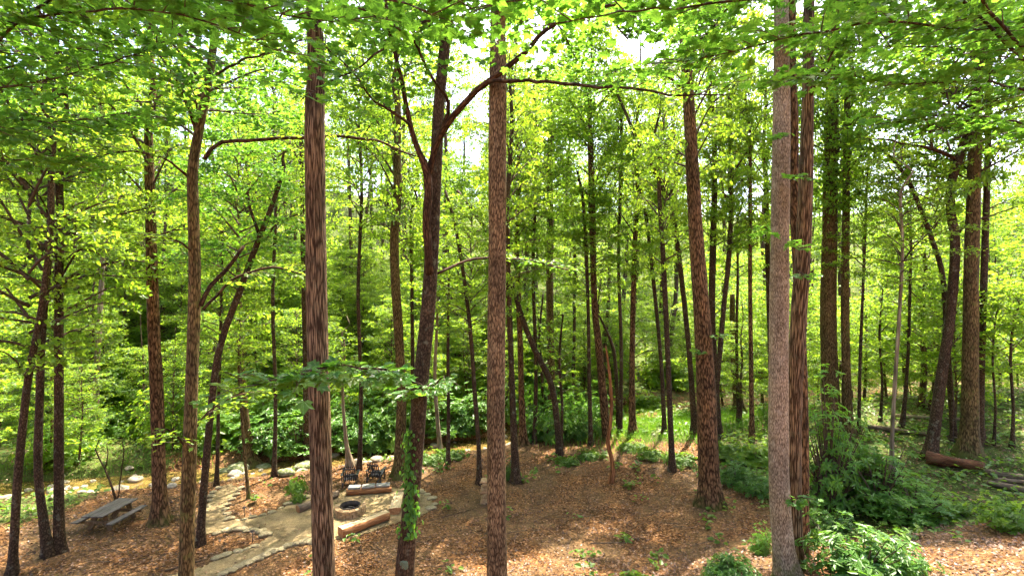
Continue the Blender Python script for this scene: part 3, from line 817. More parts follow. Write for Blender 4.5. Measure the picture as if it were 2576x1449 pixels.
# tree with the long level branch
tree('slender dark tree with a long level branch and broken side limb beside the curved path',
     [(468, 1449, 41), (475, 1200, 38), (483, 950, 34), (490, 720, 33), (487, 560, 31), (485, 430, 29), (500, 330, 26), (518, 240, 24), (530, 170, 22), (545, 40, 19)],
     depth=15.7, height=24, bark='bark_moss', crown='near1', cz=15, cs=1.15, flare=0.25, seg=14, name='beech_tree', foliage='leaf_bg', limbs=[
        dict(p=[(505, 770, 13, 0), (530, 720, 12, .2), (570, 675, 11, .4), (613, 620, 9, .5)]),
        dict(p=[(508, 780, 9, 0), (545, 742, 8, .3), (600, 695, 7, .6), (690, 672, 6, .8), (765, 692, 4, 1.0)], n=7, leaf=.13, start=.3, tw=(.6, 1.2)),
        dict(p=[(512, 398, 13, 0), (530, 372, 12, .2), (556, 355, 11, .4), (700, 348, 9, .9), (850, 340, 8, 1.4), (950, 352, 7, 1.8), (1010, 385, 5, 2.2), (1075, 405, 3, 2.4)], n=14, leaf=.12, kind='mid', start=.25, tw=(.7, 1.5)),
        dict(p=[(490, 330, 10, 0), (478, 290, 10, -.2), (458, 235, 9, -.6), (438, 190, 7, -1.2), (380, 110, 5, -2.4), (300, 40, 4, -3.6)], n=14, leaf=.13, start=.3, tw=(.7, 1.4)),
        dict(p=[(478, 450, 9, 0), (450, 425, 8, -.2), (408, 395, 6, -.8), (330, 380, 5, -1.5), (230, 400, 4, -2.2)], n=13, leaf=.12, start=.25, tw=(.7, 1.5)),
        dict(p=[(525, 200, 9, 0), (600, 150, 7, -1.5), (680, 130, 5, -3), (760, 100, 4, -4.2)], n=12, leaf=.14, start=.2, tw=(.6, 1.3)),
        dict(p=[(470, 1130, 6, 0), (440, 1090, 5, -.5), (400, 1075, 4, -1)], n=6, leaf=.13, start=.2, tw=(.5, .9)),
        dict(p=[(478, 1100, 6, 0), (520, 1040, 5, .3), (580, 1000, 4, .6), (640, 985, 3, 1)], n=9, leaf=.13, start=.2, tw=(.5, 1.0)),
        dict(p=[(490, 640, 8, 0), (430, 600, 6, -.6), (350, 590, 4, -1.0)], n=7, leaf=.12, start=.3, tw=(.6, 1.2)),
     ])
tree('thin dark tree leaning over the path, its top forked, close behind the slender branched one',
     [(503, 1370, 22), (515, 1200, 20), (538, 960, 19), (560, 850, 18), (600, 740, 17), (640, 630, 15), (662, 575, 14), (687, 510, 12), (715, 420, 10)],
     height=17, bark='bark_smooth', crown='near0', cz=10.5, cs=.8, seg=10, name='beech_tree', foliage='leaf_bg', limbs=[
        dict(p=[(655, 592, 10), (645, 560, 9), (632, 525, 8), (622, 480, 6)], n=5, leaf=.12, start=.3, kind='mid'),
        dict(p=[(668, 600, 6), (700, 560, 5), (750, 540, 4)], n=4, leaf=.12, start=.3, kind='mid')])
# the three stems by the frame's edge
tree('leaning slim stem, outermost of the three dark stems near the picnic table', [(32, 1449, 25), (45, 1200, 24), (70, 960, 22), (95, 830, 20), (113, 720, 19), (128, 560, 17), (132, 430, 15), (140, 280, 12)],
     depth=18.6, height=20, bark='bark_smooth', crown='layer0', cz=9.5, cs=.95, seg=10, name='beech_tree', foliage='leaf_bg', limbs=[
        dict(p=[(70, 960, 6), (30, 900, 5, -1), (-30, 870, 3, -1.5)], n=7, leaf=.13, kind='mid')])
tree('dark stem curving outward at its foot, middle one of the three near the picnic table', [(122, 1400, 30), (108, 1300, 26), (96, 1180, 24), (100, 1000, 23), (106, 830, 22), (122, 640, 20), (128, 450, 17), (120, 300, 12)],
     height=21, bark='bark_smooth', crown='layer1', cz=11, cs=.9, seg=10, name='beech_tree', foliage='leaf_bg', limbs=[
        dict(p=[(128, 560, 7), (90, 480, 5, -1), (20, 420, 4, -2), (-40, 400, 3, -2.5)], n=9, leaf=.13, kind='mid')])
tree('dark stem standing upright, innermost of the three near the picnic table', [(148, 1390, 31), (148, 1250, 27), (148, 1100, 26), (148, 850, 25), (148, 700, 24), (153, 560, 22), (150, 450, 20), (168, 280, 15)],
     height=23, bark='bark_smooth', crown='layer2', cz=10, cs=1.0, seg=10, name='beech_tree', foliage='leaf_bg', limbs=[
        dict(p=[(152, 620, 9), (180, 580, 8), (215, 550, 6), (300, 540, 5), (390, 520, 3)], n=9, leaf=.13, kind='mid', start=.25),
        dict(p=[(152, 700, 7), (200, 630, 6), (250, 640, 4)], n=5, leaf=.13, kind='mid', start=.25)])
tree('thick brown trunk right behind the picnic table with reddish peeling bark', [(403, 1315, 45), (400, 1200, 38), (395, 1000, 36), (388, 850, 34), (383, 700, 32), (379, 560, 29), (376, 440, 26), (374, 300, 22)],
     height=25, bark='bark_red', crown='layer3', cz=14.5, cs=1.0, seg=14, name='cherry_tree', crown2=[])
# the trunk behind the ivy tree and others by the pit
tree('orange brown trunk next to the black chairs, half hidden by the ivy tree', [(1004, 1200, 30), (1010, 1000, 25), (1004, 860, 24), (995, 720, 24), (992, 600, 23), (1000, 480, 24), (999, 400, 20), (1000, 250, 16)],
     height=25, bark='bark_moss', crown='layer0', cz=15.5, cs=1.0, seg=12, name='oak_tree')
tree('twisted pale sapling stem rising behind the black slatted chairs', [(882, 1172, 18), (872, 1120, 11), (866, 1060, 9), (862, 980, 7), (868, 880, 5)], height=9, bark='bark_pale', crown='sapling0', cz=4.0, cs=.9, seg=8, name='young_tree')
tree('mossy broad-footed trunk on the creek bank above the mulch bed', [(632, 1168, 34), (622, 1100, 24), (612, 1000, 20), (603, 860, 17), (600, 700, 14)], height=20, bark='bark_moss', crown='layer1', cz=9, cs=.9, seg=12, flare=.9, name='oak_tree')
tree('thin straight sapling standing in the mulch bed inside the stone border', [(626, 1255, 9), (616, 1150, 8), (606, 1020, 7), (600, 920, 6)], height=9, bark='bark_moss', crown='sapling1', cz=4.6, cs=.9, seg=8, name='young_tree')
tree('short thin stem where the narrow path reaches the creek', [(545, 1222, 12), (548, 1120, 10), (550, 1000, 9), (556, 800, 8), (560, 560, 6)], height=14, bark='bark_smooth', crown='layer2', cz=6.5, cs=.6, seg=8, name='young_tree')
tree('slim bowed stem by the stack of flat stones', [(1207, 1218, 13), (1204, 1120, 11), (1195, 1000, 11), (1182, 820, 10), (1160, 650, 9), (1138, 540, 8), (1120, 480, 6)], height=16, bark='bark_smooth', crown='layer3', cz=10.5, cs=.6, seg=8, name='young_tree')
tree('slim trunk close beside the straight pale trunk, ivy clump at its foot', [(1298, 1215, 22), (1291, 1050, 16), (1284, 850, 14), (1279, 700, 13), (1276, 520, 12), (1288, 320, 10)], height=30, bark='bark_smooth', crown='layer0', cz=13, cs=.8, seg=10, name='beech_tree')
tree('reddish trunk with a flared foot casting a long shadow stripe', [(1316, 1118, 19), (1312, 1000, 15), (1308, 850, 14), (1303, 700, 13), (1300, 560, 11)], height=31, bark='bark_red', crown='layer1', cz=11, cs=.85, seg=10, flare=.8, name='oak_tree')
tree('thin trunk leaning steeply across the slim stems behind the straight pale trunk', [(1408, 1145, 16), (1390, 980, 15), (1345, 880, 14), (1312, 795, 13), (1285, 705, 12), (1230, 590, 10), (1150, 480, 8)], height=15, bark='bark_smooth', crown='layer2', cz=10.5, cs=.6, seg=10, name='beech_tree')
tree('tall straight pale trunk behind the dark rhododendron clump', [(1390, 1090, 24), (1387, 950, 19), (1383, 750, 18), (1384, 550, 17), (1383, 400, 15), (1386, 300, 12)], height=32, bark='bark_moss', crown='canopy2', cz=17, cs=.85, crown2=[('canopy2', 19, 1.0, .9)], seg=12, name='poplar_tree')
tree('pencil thin dark stem rising out of the rhododendron clump', [(1440, 1060, 9), (1445, 800, 8), (1444, 600, 7), (1432, 420, 6)], height=17, bark='bark_smooth', crown='layer3', cz=11, cs=.6, seg=8, name='young_tree')
tree('thin forked pole between the rhododendron clump and the brown trunk', [(1487, 1120, 12), (1482, 950, 10), (1480, 800, 9), (1475, 650, 9), (1466, 500, 8), (1452, 430, 5)], height=18, bark='bark_smooth', crown='layer0', cz=12, cs=.6, seg=8, name='young_tree')
tree('smooth brown trunk directly behind the crooked orange snag', [(1527, 1105, 23), (1516, 980, 20), (1505, 860, 18), (1495, 750, 16), (1489, 500, 16), (1484, 330, 13)], height=32, bark='bark_red', crown='canopy0', cz=16, cs=.85, crown2=[('canopy1', 19, 1.0, .9)], flare=.15, seg=12, name='poplar_tree')
tree('crooked bare orange snag standing in a patch of sun', [(1537, 1215, 12), (1542, 1185, 11), (1538, 1150, 10), (1529, 1112, 11), (1535, 1075, 9), (1538, 1000, 8), (1532, 930, 7), (1524, 870, 4)], bark='bark_orange', stop=True, seg=10, flare=.4, name='dead_snag', cat='snag')
tree('narrow dark stem just past the orange snag', [(1556, 1075, 12), (1552, 980, 10), (1543, 880, 9), (1520, 820, 6), (1505, 780, 5), (1512, 700, 4)], height=13, bark='bark_smooth', crown='sapling0', cz=8, cs=1.1, seg=8, name='young_tree')
tree('straight brown trunk in front of the sunny grass glade', [(1591, 1092, 19), (1590, 950, 15), (1592, 800, 14), (1597, 620, 13), (1604, 480, 11)], height=30, bark='bark_red', crown='layer1', cz=13, cs=.8, seg=10, name='oak_tree')
tree('dark mossy stem in front of the glade with leaf shoots up its side', [(1692, 1185, 17), (1687, 1080, 15), (1681, 920, 14), (1668, 640, 13), (1659, 500, 11), (1656, 380, 9)], height=22, bark='bark_smooth', crown='layer2', cz=13, cs=.7, seg=10, name='beech_tree')
tree('thin dark pole close behind the mossy stem in the glade', [(1672, 1090, 12), (1662, 900, 10), (1640, 670, 10), (1624, 540, 9), (1600, 420, 7)], height=19, bark='bark_smooth', crown='layer3', cz=12, cs=.6, seg=8, name='young_tree')
tree('long arching thin trunk leaning away from the big furrowed oak', [(1748, 1090, 17), (1733, 880, 14), (1712, 680, 13), (1692, 540, 12), (1658, 455, 11), (1608, 365, 10), (1572, 280, 8), (1540, 210, 6)], height=20, bark='bark_smooth', crown='layer0', cz=15, cs=.7, seg=10, name='beech_tree', foliage='leaf_bg', limbs=[
        dict(p=[(1680, 500, 8), (1705, 430, 7), (1700, 380, 6), (1690, 300, 4)], n=4, leaf=.14, kind='mid')])
tree('massive red brown oak trunk with deep plated bark at the mulch clearing edge', [(1788, 1268, 58), (1782, 1150, 54), (1776, 1000, 50), (1766, 800, 43), (1752, 600, 37), (1740, 400, 33), (1732, 250, 29), (1722, 100, 26), (1715, 0, 24)],
     height=31, bark='bark_red', crown='canopy1', cz=18, cs=1.1, seg=18, flare=.35, name='oak_tree', limbs=[dict(p=[(1722, 110, 10), (1660, 40, 8, -.8), (1580, 20, 6, -1.6), (1480, 60, 4, -2.4)], n=18, leaf=.15, kind='mid', nl=24, tw=(.9, 1.9), start=.2), dict(p=[(1724, 140, 10), (1800, 70, 8, .5), (1870, 60, 6, 1), (1930, 110, 4, 1.5)], n=16, leaf=.15, kind='mid', nl=24, tw=(.9, 1.9), start=.2), dict(p=[(1730, 230, 8), (1660, 190, 6, 1), (1590, 190, 5, 2), (1520, 230, 3, 3)], n=14, leaf=.15, kind='mid', nl=24, tw=(.9, 1.9), start=.2), 
        dict(p=[(1775, 890, 6, -.3), (1760, 880, 4, -.8)], n=3, leaf=.13, tw=(.3, .6)), dict(p=[(1790, 850, 6, -.3), (1815, 835, 4, -.8)], n=3, leaf=.13, tw=(.3, .6))])
tree('straight trunk rising just behind the red brown oak', [(1806, 1100, 22), (1799, 950, 19), (1791, 800, 18), (1794, 600, 17), (1798, 450, 15), (1795, 300, 12)], height=31, bark='bark_smooth', crown='canopy2', cz=16, cs=.85, seg=10, name='poplar_tree')
tree('thin speckled trunk curving up past the red brown oak', [(1790, 1120, 16), (1806, 940, 14), (1822, 760, 13), (1834, 640, 13), (1840, 480, 11), (1836, 250, 8)], height=22, bark='bark_smooth', crown='layer1', cz=14, cs=.7, seg=10, name='beech_tree', foliage='leaf_bg', limbs=[
        dict(p=[(1830, 470, 6), (1860, 410, 5), (1890, 370, 3)], n=4, leaf=.13, kind='mid')])
tree('short broken brown trunk with flared foot among the undergrowth', [(1862, 1035, 26), (1850, 960, 19), (1843, 860, 16), (1842, 740, 13)], bark='bark_moss', stop=True, seg=10, flare=.6, name='broken_snag', cat='snag')
tree('very thin dark stem behind the broken brown trunk', [(1858, 1060, 10), (1853, 850, 8), (1856, 700, 7), (1855, 560, 6)], height=19, bark='bark_smooth', crown='layer2', cz=12, cs=.6, seg=8, name='young_tree')
tree('straight slender reddish pole alone before the twin grey trunks', [(1892, 1108, 14), (1889, 900, 12), (1887, 700, 11), (1887, 470, 10), (1886, 330, 8)], height=29, bark='bark_red', crown='layer3', cz=14, cs=.7, seg=8, name='young_tree')
tree('dark pole glimpsed along the edge of the big pale grey trunk', [(1945, 1060, 18), (1936, 800, 15), (1930, 600, 14), (1927, 450, 13)], height=25, bark='bark_smooth', crown='canopy0', cz=16, cs=.8, seg=8, name='poplar_tree')
# the pale grey trunk and its neighbours
tree('big pale grey trunk, smoothest and brightest, mossy at the foot, beside glossy shrubs', [(1982, 1440, 66), (1972, 1380, 58), (1960, 1200, 53), (1959, 900, 52), (1962, 600, 49), (1966, 300, 46), (1966, 150, 42), (1965, 0, 38)],
     depth=14.4, height=33, bark='bark_grey', crown='canopy2', cz=20.5, cs=1.1, flare=.35, seg=18, rough=.05, name='poplar_tree', limbs=[dict(p=[(1965, -90, 9), (2060, -50, 7, -.5), (2160, 20, 6, -1), (2240, 120, 4, -1.4)], n=23, leaf=.15, nl=22, start=.2, tw=(.8, 1.6), bark='bark_limb'), dict(p=[(1965, -70, 9), (1880, -20, 7, .6), (1810, 50, 5, 1.2), (1760, 130, 3, 1.7)], n=23, leaf=.15, nl=22, start=.2, tw=(.8, 1.6), bark='bark_limb'), 
        dict(p=[(1985, 460, 4, -.4), (2005, 440, 3, -.8)], n=3, leaf=.14, tw=(.3, .55)), dict(p=[(1945, 590, 4, -.4), (1925, 570, 3, -.8)], n=3, leaf=.14, tw=(.3, .55)),
        dict(p=[(1990, 620, 4, -.4), (2015, 625, 3, -.9)], n=3, leaf=.14, tw=(.3, .55)), dict(p=[(1985, 340, 4, -.4), (1955, 350, 3, -.9)], n=3, leaf=.14, tw=(.3, .55)),
        dict(p=[(1990, 1255, 4, -.3), (2020, 1250, 3, -.8)], n=4, leaf=.13, tw=(.3, .6))])
tree('reddish furrowed trunk leaning outward beside the pale grey one', [(2000, 1400, 44), (1996, 1200, 42), (1998, 1000, 42), (2009, 800, 42), (2021, 620, 41), (2029, 400, 36), (2033, 200, 31), (2036, 0, 28)],
     depth=15.3, height=32, bark='bark_brown', crown='canopy0', cz=20.5, cs=1.0, flare=.3, seg=16, name='poplar_tree', limbs=[
        dict(p=[(2033, 255, 9, 0), (2060, 190, 8, -.6), (2095, 130, 6, -1.4), (2150, 60, 5, -2.4), (2210, 0, 3, -3.2)], n=11, leaf=.14, start=.3),
        dict(p=[(2010, 680, 4, -.4), (2035, 700, 3, -.8)], n=3, leaf=.13, tw=(.3, .6))])
tree('dark furrowed trunk wedged behind the pale grey and reddish pair', [(2022, 1300, 28), (2020, 1000, 27), (2008, 700, 27), (1998, 500, 27), (1996, 300, 25), (1992, 150, 22)], depth=17.2, height=30, bark='bark_red', crown='canopy1', cz=19, cs=.9, flare=.3, seg=12, name='poplar_tree')
tree('stout olive mossy trunk rising behind the tall glossy shrub', [(2098, 1095, 56), (2090, 1000, 47), (2084, 800, 42), (2087, 600, 40), (2090, 400, 37), (2094, 200, 33), (2098, 60, 30)],
     height=30, bark='bark_moss', crown='canopy2', cz=17, cs=1.0, crown2=[('canopy0', 14, 1.0, 1.0)], seg=14, flare=.5, name='oak_tree')
tree('brown trunk standing close beside the stout olive mossy one', [(2136, 1098, 32), (2131, 1000, 25), (2126, 800, 22), (2127, 600, 21), (2130, 400, 19), (2132, 250, 16)], height=27, bark='bark_moss', crown='canopy0', cz=17, cs=.85, seg=12, name='oak_tree')
tree('very thin straight stem between the olive trunk and the speckled sapling', [(2160, 1095, 10), (2164, 900, 9), (2170, 750, 8), (2176, 600, 7), (2180, 480, 6)], height=18, bark='bark_smooth', crown='layer3', cz=11, cs=.6, seg=8, name='young_tree')
tree('speckled thin sapling rising from the dark ground cover', [(2243, 1192, 14), (2244, 1100, 11), (2252, 950, 11), (2262, 800, 10), (2270, 620, 9), (2266, 480, 8)], height=17, bark='bark_pale', crown='layer0', cz=11, cs=.6, seg=8, name='young_tree', foliage='leaf_bg', limbs=[
        dict(p=[(2270, 660, 6), (2300, 620, 5), (2340, 580, 4), (2380, 540, 3)], n=5, leaf=.14, kind='mid')])
tree('thin wavy stem a little behind the speckled sapling', [(2270, 1075, 14), (2280, 960, 10), (2286, 850, 9), (2290, 700, 8), (2292, 600, 6)], height=17, bark='bark_smooth', crown='layer1', cz=11, cs=.6, seg=8, name='young_tree')
tree('black forked trunk with sharply bent limbs leaning beside the stoutest mossy trunk', [(2340, 1152, 38), (2350, 1080, 33), (2368, 950, 30), (2386, 830, 29), (2400, 690, 28), (2402, 600, 27), (2393, 540, 25), (2392, 470, 24), (2414, 395, 25), (2440, 315, 20), (2462, 250, 16), (2480, 150, 13)],
     height=24, bark='bark_smooth', crown='layer2', cz=15.5, cs=.95, crown2=[('canopy2', 15, 1.0, .8)], seg=14, flare=.4, name='beech_tree', foliage='leaf_bg', limbs=[
        dict(p=[(2412, 405, 15), (2395, 395, 13), (2350, 378, 12), (2290, 370, 8), (2240, 355, 6), (2180, 350, 4)], n=8, leaf=.165, kind='mid', start=.4),
        dict(p=[(2347, 376, 9), (2342, 345, 8), (2336, 310, 6), (2300, 270, 4)], n=4, leaf=.165, kind='mid', start=.4),
        dict(p=[(2410, 590, 8), (2440, 565, 7), (2500, 540, 5), (2560, 520, 4)], n=6, leaf=.165, kind='mid', start=.3)])
tree('thin dark trunk bending over behind the black forked one', [(2400, 1105, 18), (2385, 900, 16), (2372, 700, 15), (2345, 605, 14), (2315, 525, 13), (2285, 455, 11), (2240, 395, 8), (2190, 360, 6)], height=17, bark='bark_smooth', crown='layer3', cz=13, cs=.7, seg=10, name='beech_tree')
tree('stoutest mossy olive trunk by the red rotten log', [(2437, 1147, 60), (2440, 1050, 49), (2442, 850, 44), (2444, 650, 41), (2450, 450, 37), (2455, 300, 34), (2460, 120, 30)], height=31, bark='bark_moss', crown='canopy1', cz=16.5, cs=1.1, seg=16, flare=.45, name='oak_tree')
tree('dark slimmer trunk half hidden behind the stoutest mossy one', [(2462, 1120, 28), (2468, 900, 22), (2477, 650, 20), (2483, 450, 18), (2487, 300, 16)], height=26, bark='bark_smooth', crown='canopy2', cz=16, cs=.85, seg=10, name='poplar_tree')
tree('thin dark pole partly behind the trunk with the fire pit gravel', [(772, 1130, 18), (769, 900, 15), (764, 700, 14), (760, 500, 12), (757, 330, 10)], depth=33, height=24, bark='bark_smooth', crown='layer1', cz=13, cs=.8, seg=10, name='beech_tree')
tree('pale sunlit pole on the far bank above the picnic table', [(240, 1010, 20), (245, 900, 16), (252, 780, 15), (258, 650, 13)], depth=38, height=22, bark='bark_pale', crown='layer2', cz=13, cs=.85, seg=8, name='beech_tree')
tree('slim dark stem beside the orange brown trunk', [(1040, 1120, 11), (1038, 900, 10), (1036, 700, 9), (1034, 540, 7)], depth=32, height=20, bark='bark_smooth', crown='layer3', cz=13, cs=.65, seg=8, name='young_tree')
tree('pale leaning thin stem on the creek side of the ivy tree', [(1108, 1140, 12), (1100, 1050, 10), (1094, 950, 9), (1100, 800, 7)], height=14, bark='bark_pale', crown='sapling1', cz=8, cs=1.1, seg=8, name='young_tree')
tree('straight thin stem beside the creek past the ivy tree', [(1127, 1168, 10), (1128, 1050, 9), (1127, 900, 8), (1128, 760, 6)], height=15, bark='bark_smooth', crown='sapling0', cz=9, cs=1.2, seg=8, name='young_tree')
for (x, y, w, lab) in [(2392, 1110, 10, 'thin crooked sapling between the black forked trunk and the stoutest one'), (2500, 1120, 9, 'thin bare sapling just beyond the stoutest mossy trunk'),
                       (2545, 1125, 12, 'thin dark sapling standing nearest the picture edge beyond the stoutest trunk'), (2215, 1060, 8, 'thin sapling among the bushes behind the speckled sapling'),
                       (1410, 1125, 9, 'small twisted sapling in front of the rhododendron clump'), (1360, 1070, 9, 'short thin stem between the reddish flared trunk and the rhododendrons')]:
    tree(lab, [(x, y, w), (x + 4, y - 100, w * .8), (x - 3, y - 220, w * .7), (x + 6, y - 330, w * .5)], height=9, bark='bark_smooth', crown='sapling%d' % (x % 2), cz=3.6, cs=1.0, seg=7, name='young_tree')
for (x, w, Y, hgt, k, lab) in [(1345, 9, 34.5, 27, 0, 'slim leafy-topped stem between the reddish flared trunk and the tall pale trunk'), (1560, 9, 35.5, 28, 1, 'slim leafy-topped stem between the orange snag and the straight glade trunk'), (905, 10, 29.5, 26, 0, 'slim leafy-topped stem rising behind the black slatted chairs'), (690, 10, 28.5, 25, 1, 'slim leafy-topped stem between the broad-footed trunk and the tall furrowed one')]:
    b = P(x, 724, Y); yb = 724.5 + (CAMZ - Hs(b.x, Y)) / Y * F
    tree(lab, [(x, yb, w * 1.25), (x + 3, yb - 200, w * 1.05), (x - 4, yb - 450, w * .95), (x + 5, yb - 700, w * .85), (x - 3, yb - 900, w * .6)], depth=Y, height=hgt, bark='bark_smooth', seg=8, name='young_tree', crown2=[('fine%d' % k, 13.5, .95, 1.05)])
# two maples rooted just outside the view whose branches hang in at the top
def overhang(label, base, limbs, crown, sgn, lean=0.0):
    b = Vector((base[0], base[1], Hs(*base)))
    root = thing('maple_tree', b, label, 'tree')
    rg = np.random.default_rng(int(abs(base[0]) * 10))
    pts = np.array([(0, 0, -.3), (0, 0, 0), (0.1, 0, 4), (-.1, .2, 9), (.1, .1, 14), (0, 0, 20)], float)
    C = catmull(np.c_[pts, [.2, .19, .17, .15, .11, .03]], .5)
    g = Geo(); V, f, bb = tube(C[:, :3], C[:, 3], 12, .06, .5, 3); g.add(V, f, 0, True, bark=bb)
    link('trunk', g.mesh('trunk', [M['bark_brown']]), root)
    for lb in limbs:
        q = np.array([((x - 1288) / F * Y - b.x, Y - b.y, CAMZ - (y - 724.5) / F * Y - b.z) for (x, y, Y) in lb['p']])
        st = np.array([0, 0, max(2.0, q[0][2] - 0.5 * np.hypot(*q[0][:2]) * .6)])
        q = np.vstack([st, q])
        rad = np.linspace(.032, .006, len(q))
        qc = catmull(np.c_[q, rad], .3)
        wob = np.cumsum(rg.normal(0, 1, (len(qc), 3)), 0); wob -= np.linspace(0, 1, len(qc))[:, None] * wob[-1]
        qc[:, :3] += wob * .015
        V, f, bb = tube(qc[:, :3], qc[:, 3], 6, .05, 0, 5)
        gg = Geo(); gg.add(V, f, 0, True, bark=bb)
        lo = link('limb', gg.mesh('limb', [M['bark_smooth']]), root)
        fol = Geo()
        leafy_branches(fol, qc[:, :3], int(lb['n'] * 1.5), rg, lb.get('leaf', .165), lb.get('nl', 17), 'maple', lb.get('start', .25), lb.get('tw', (.6, 1.3)), tilt=.3)
        link('foliage', fol.mesh('foliage', [M['leaf_maple'], M['twig']]), lo)
    c = link('crown', CR[crown], root); c.location = (0, 0, 11.5); c.scale = (1, 1, .95)
overhang('leafy maple limbs hanging into the upper corner above the three dark stems', (-12.6, 10.5), [
    dict(p=[(-60, 240, 10.3), (160, 200, 10.2), (350, 130, 10.0), (520, 60, 9.6)], n=16),
    dict(p=[(-60, 90, 9.5), (150, 40, 9.0), (330, 30, 8.4), (560, 70, 8.0), (700, 130, 7.8)], n=20),
    dict(p=[(-80, 420, 11), (60, 400, 11.2), (230, 420, 11.5)], n=10),
    dict(p=[(200, -60, 8.5), (420, -20, 7.6), (640, 10, 7.0), (860, 60, 6.8)], n=20),
    dict(p=[(-40, 180, 12), (200, 110, 12.5), (450, 60, 13), (700, 30, 13), (950, 60, 13.2), (1150, 100, 13)], n=26, leaf=.16, tw=(.9, 1.8), nl=20),
    dict(p=[(100, -120, 8.0), (420, -70, 7.2), (750, -40, 6.6), (980, 0, 6.4), (1120, 50, 6.3)], n=18),
    dict(p=[(-60, 300, 10.8), (120, 310, 11.0), (300, 290, 11.5), (420, 260, 12)], n=12)], 'near0', -1)
overhang('leafy maple limbs hanging into the upper corner above the stoutest mossy trunk', (13.0, 10.8), [
    dict(p=[(2630, 240, 10.6), (2480, 200, 10.4), (2300, 210, 10.0), (2120, 190, 9.8), (1960, 200, 9.6)], n=22),
    dict(p=[(2630, 90, 9.8), (2420, 70, 9.2), (2200, 60, 8.8), (2000, 90, 8.4), (1820, 130, 8.2), (1680, 160, 8.0)], n=26),
    dict(p=[(2640, 330, 11.0), (2500, 300, 11.2), (2360, 290, 11.4), (2230, 310, 11.6)], n=13),
    dict(p=[(2640, 160, 12), (2400, 120, 13), (2150, 110, 13.5), (1900, 60, 14), (1650, 40, 14)], n=24, leaf=.16, tw=(.9, 1.8), nl=20),
    dict(p=[(2640, 0, 12), (2300, -20, 12.5), (2000, -30, 13), (1700, -20, 13.5), (1450, 20, 13.5), (1300, 60, 13)], n=26, leaf=.16, tw=(.9, 1.8), nl=20),
    dict(p=[(2300, -150, 7.6), (1900, -90, 7), (1600, -40, 6.6), (1350, 0, 6.4), (1150, 30, 6.3)], n=20),
    dict(p=[(2300, -60, 8.4), (2050, -20, 7.8), (1800, 20, 7.4), (1560, 40, 7.0), (1380, 60, 6.8)], n=22)], 'near1', 1)

# ------------------------------------------------------------------ the woods behind: shared trunk meshes and crowns
def wood_trunk(seed, h, r, lean):
    rg = np.random.default_rng(seed)
    k = 7
    pts = np.c_[np.cumsum(rg.normal(0, .22, k)), np.cumsum(rg.normal(0, .22, k)), np.linspace(0, h, k)]
    pts[:, 0] += lean * np.linspace(0, 1, k) ** 1.3
    pts -= pts[0]
    pts = np.vstack([[0, 0, -.4], pts])
    rad = np.concatenate([[r], r * (1 - .8 * np.linspace(0, 1, k))])
    C = catmull(np.c_[pts, rad], 1.0)
    V, f, b = tube(C[:, :3], C[:, 3], 7, .06, .5, seed)
    g = Geo(); g.add(V, f, 0, True, bark=b)
    return g.mesh('trunk', [M['bark_far']]), C
WT = [(wood_trunk(300 + i, 22, .17 + .03 * (i % 4), [0, .9, -1.2, .3, -.5, 1.6][i])) for i in range(6)]
WOODS = {}
def wood_tree(x, y, s, kinds, label, group, name, seed):
    rg = np.random.default_rng(seed)
    (me, C) = WT[int(rg.integers(6))]
    z = Hs(x, y)
    root = thing(name, (x, y, z), label, 'tree', group, rg.uniform(0, 6.28))
    WOODS.setdefault(group, []).append(root)
    t = link('trunk', me, root); t.scale = (s, s, s)
    for (cn, cz, cs, zs) in kinds:
        c = link('crown', CR[cn], root)
        px = np.interp(cz, C[:, 2] * s, C[:, 0] * s); py = np.interp(cz, C[:, 2] * s, C[:, 1] * s)
        c.location = (px, py, cz); c.scale = (cs, cs, cs * zs * rg.uniform(.9, 1.1)); c.rotation_euler = (0, 0, rg.uniform(0, 6.28))

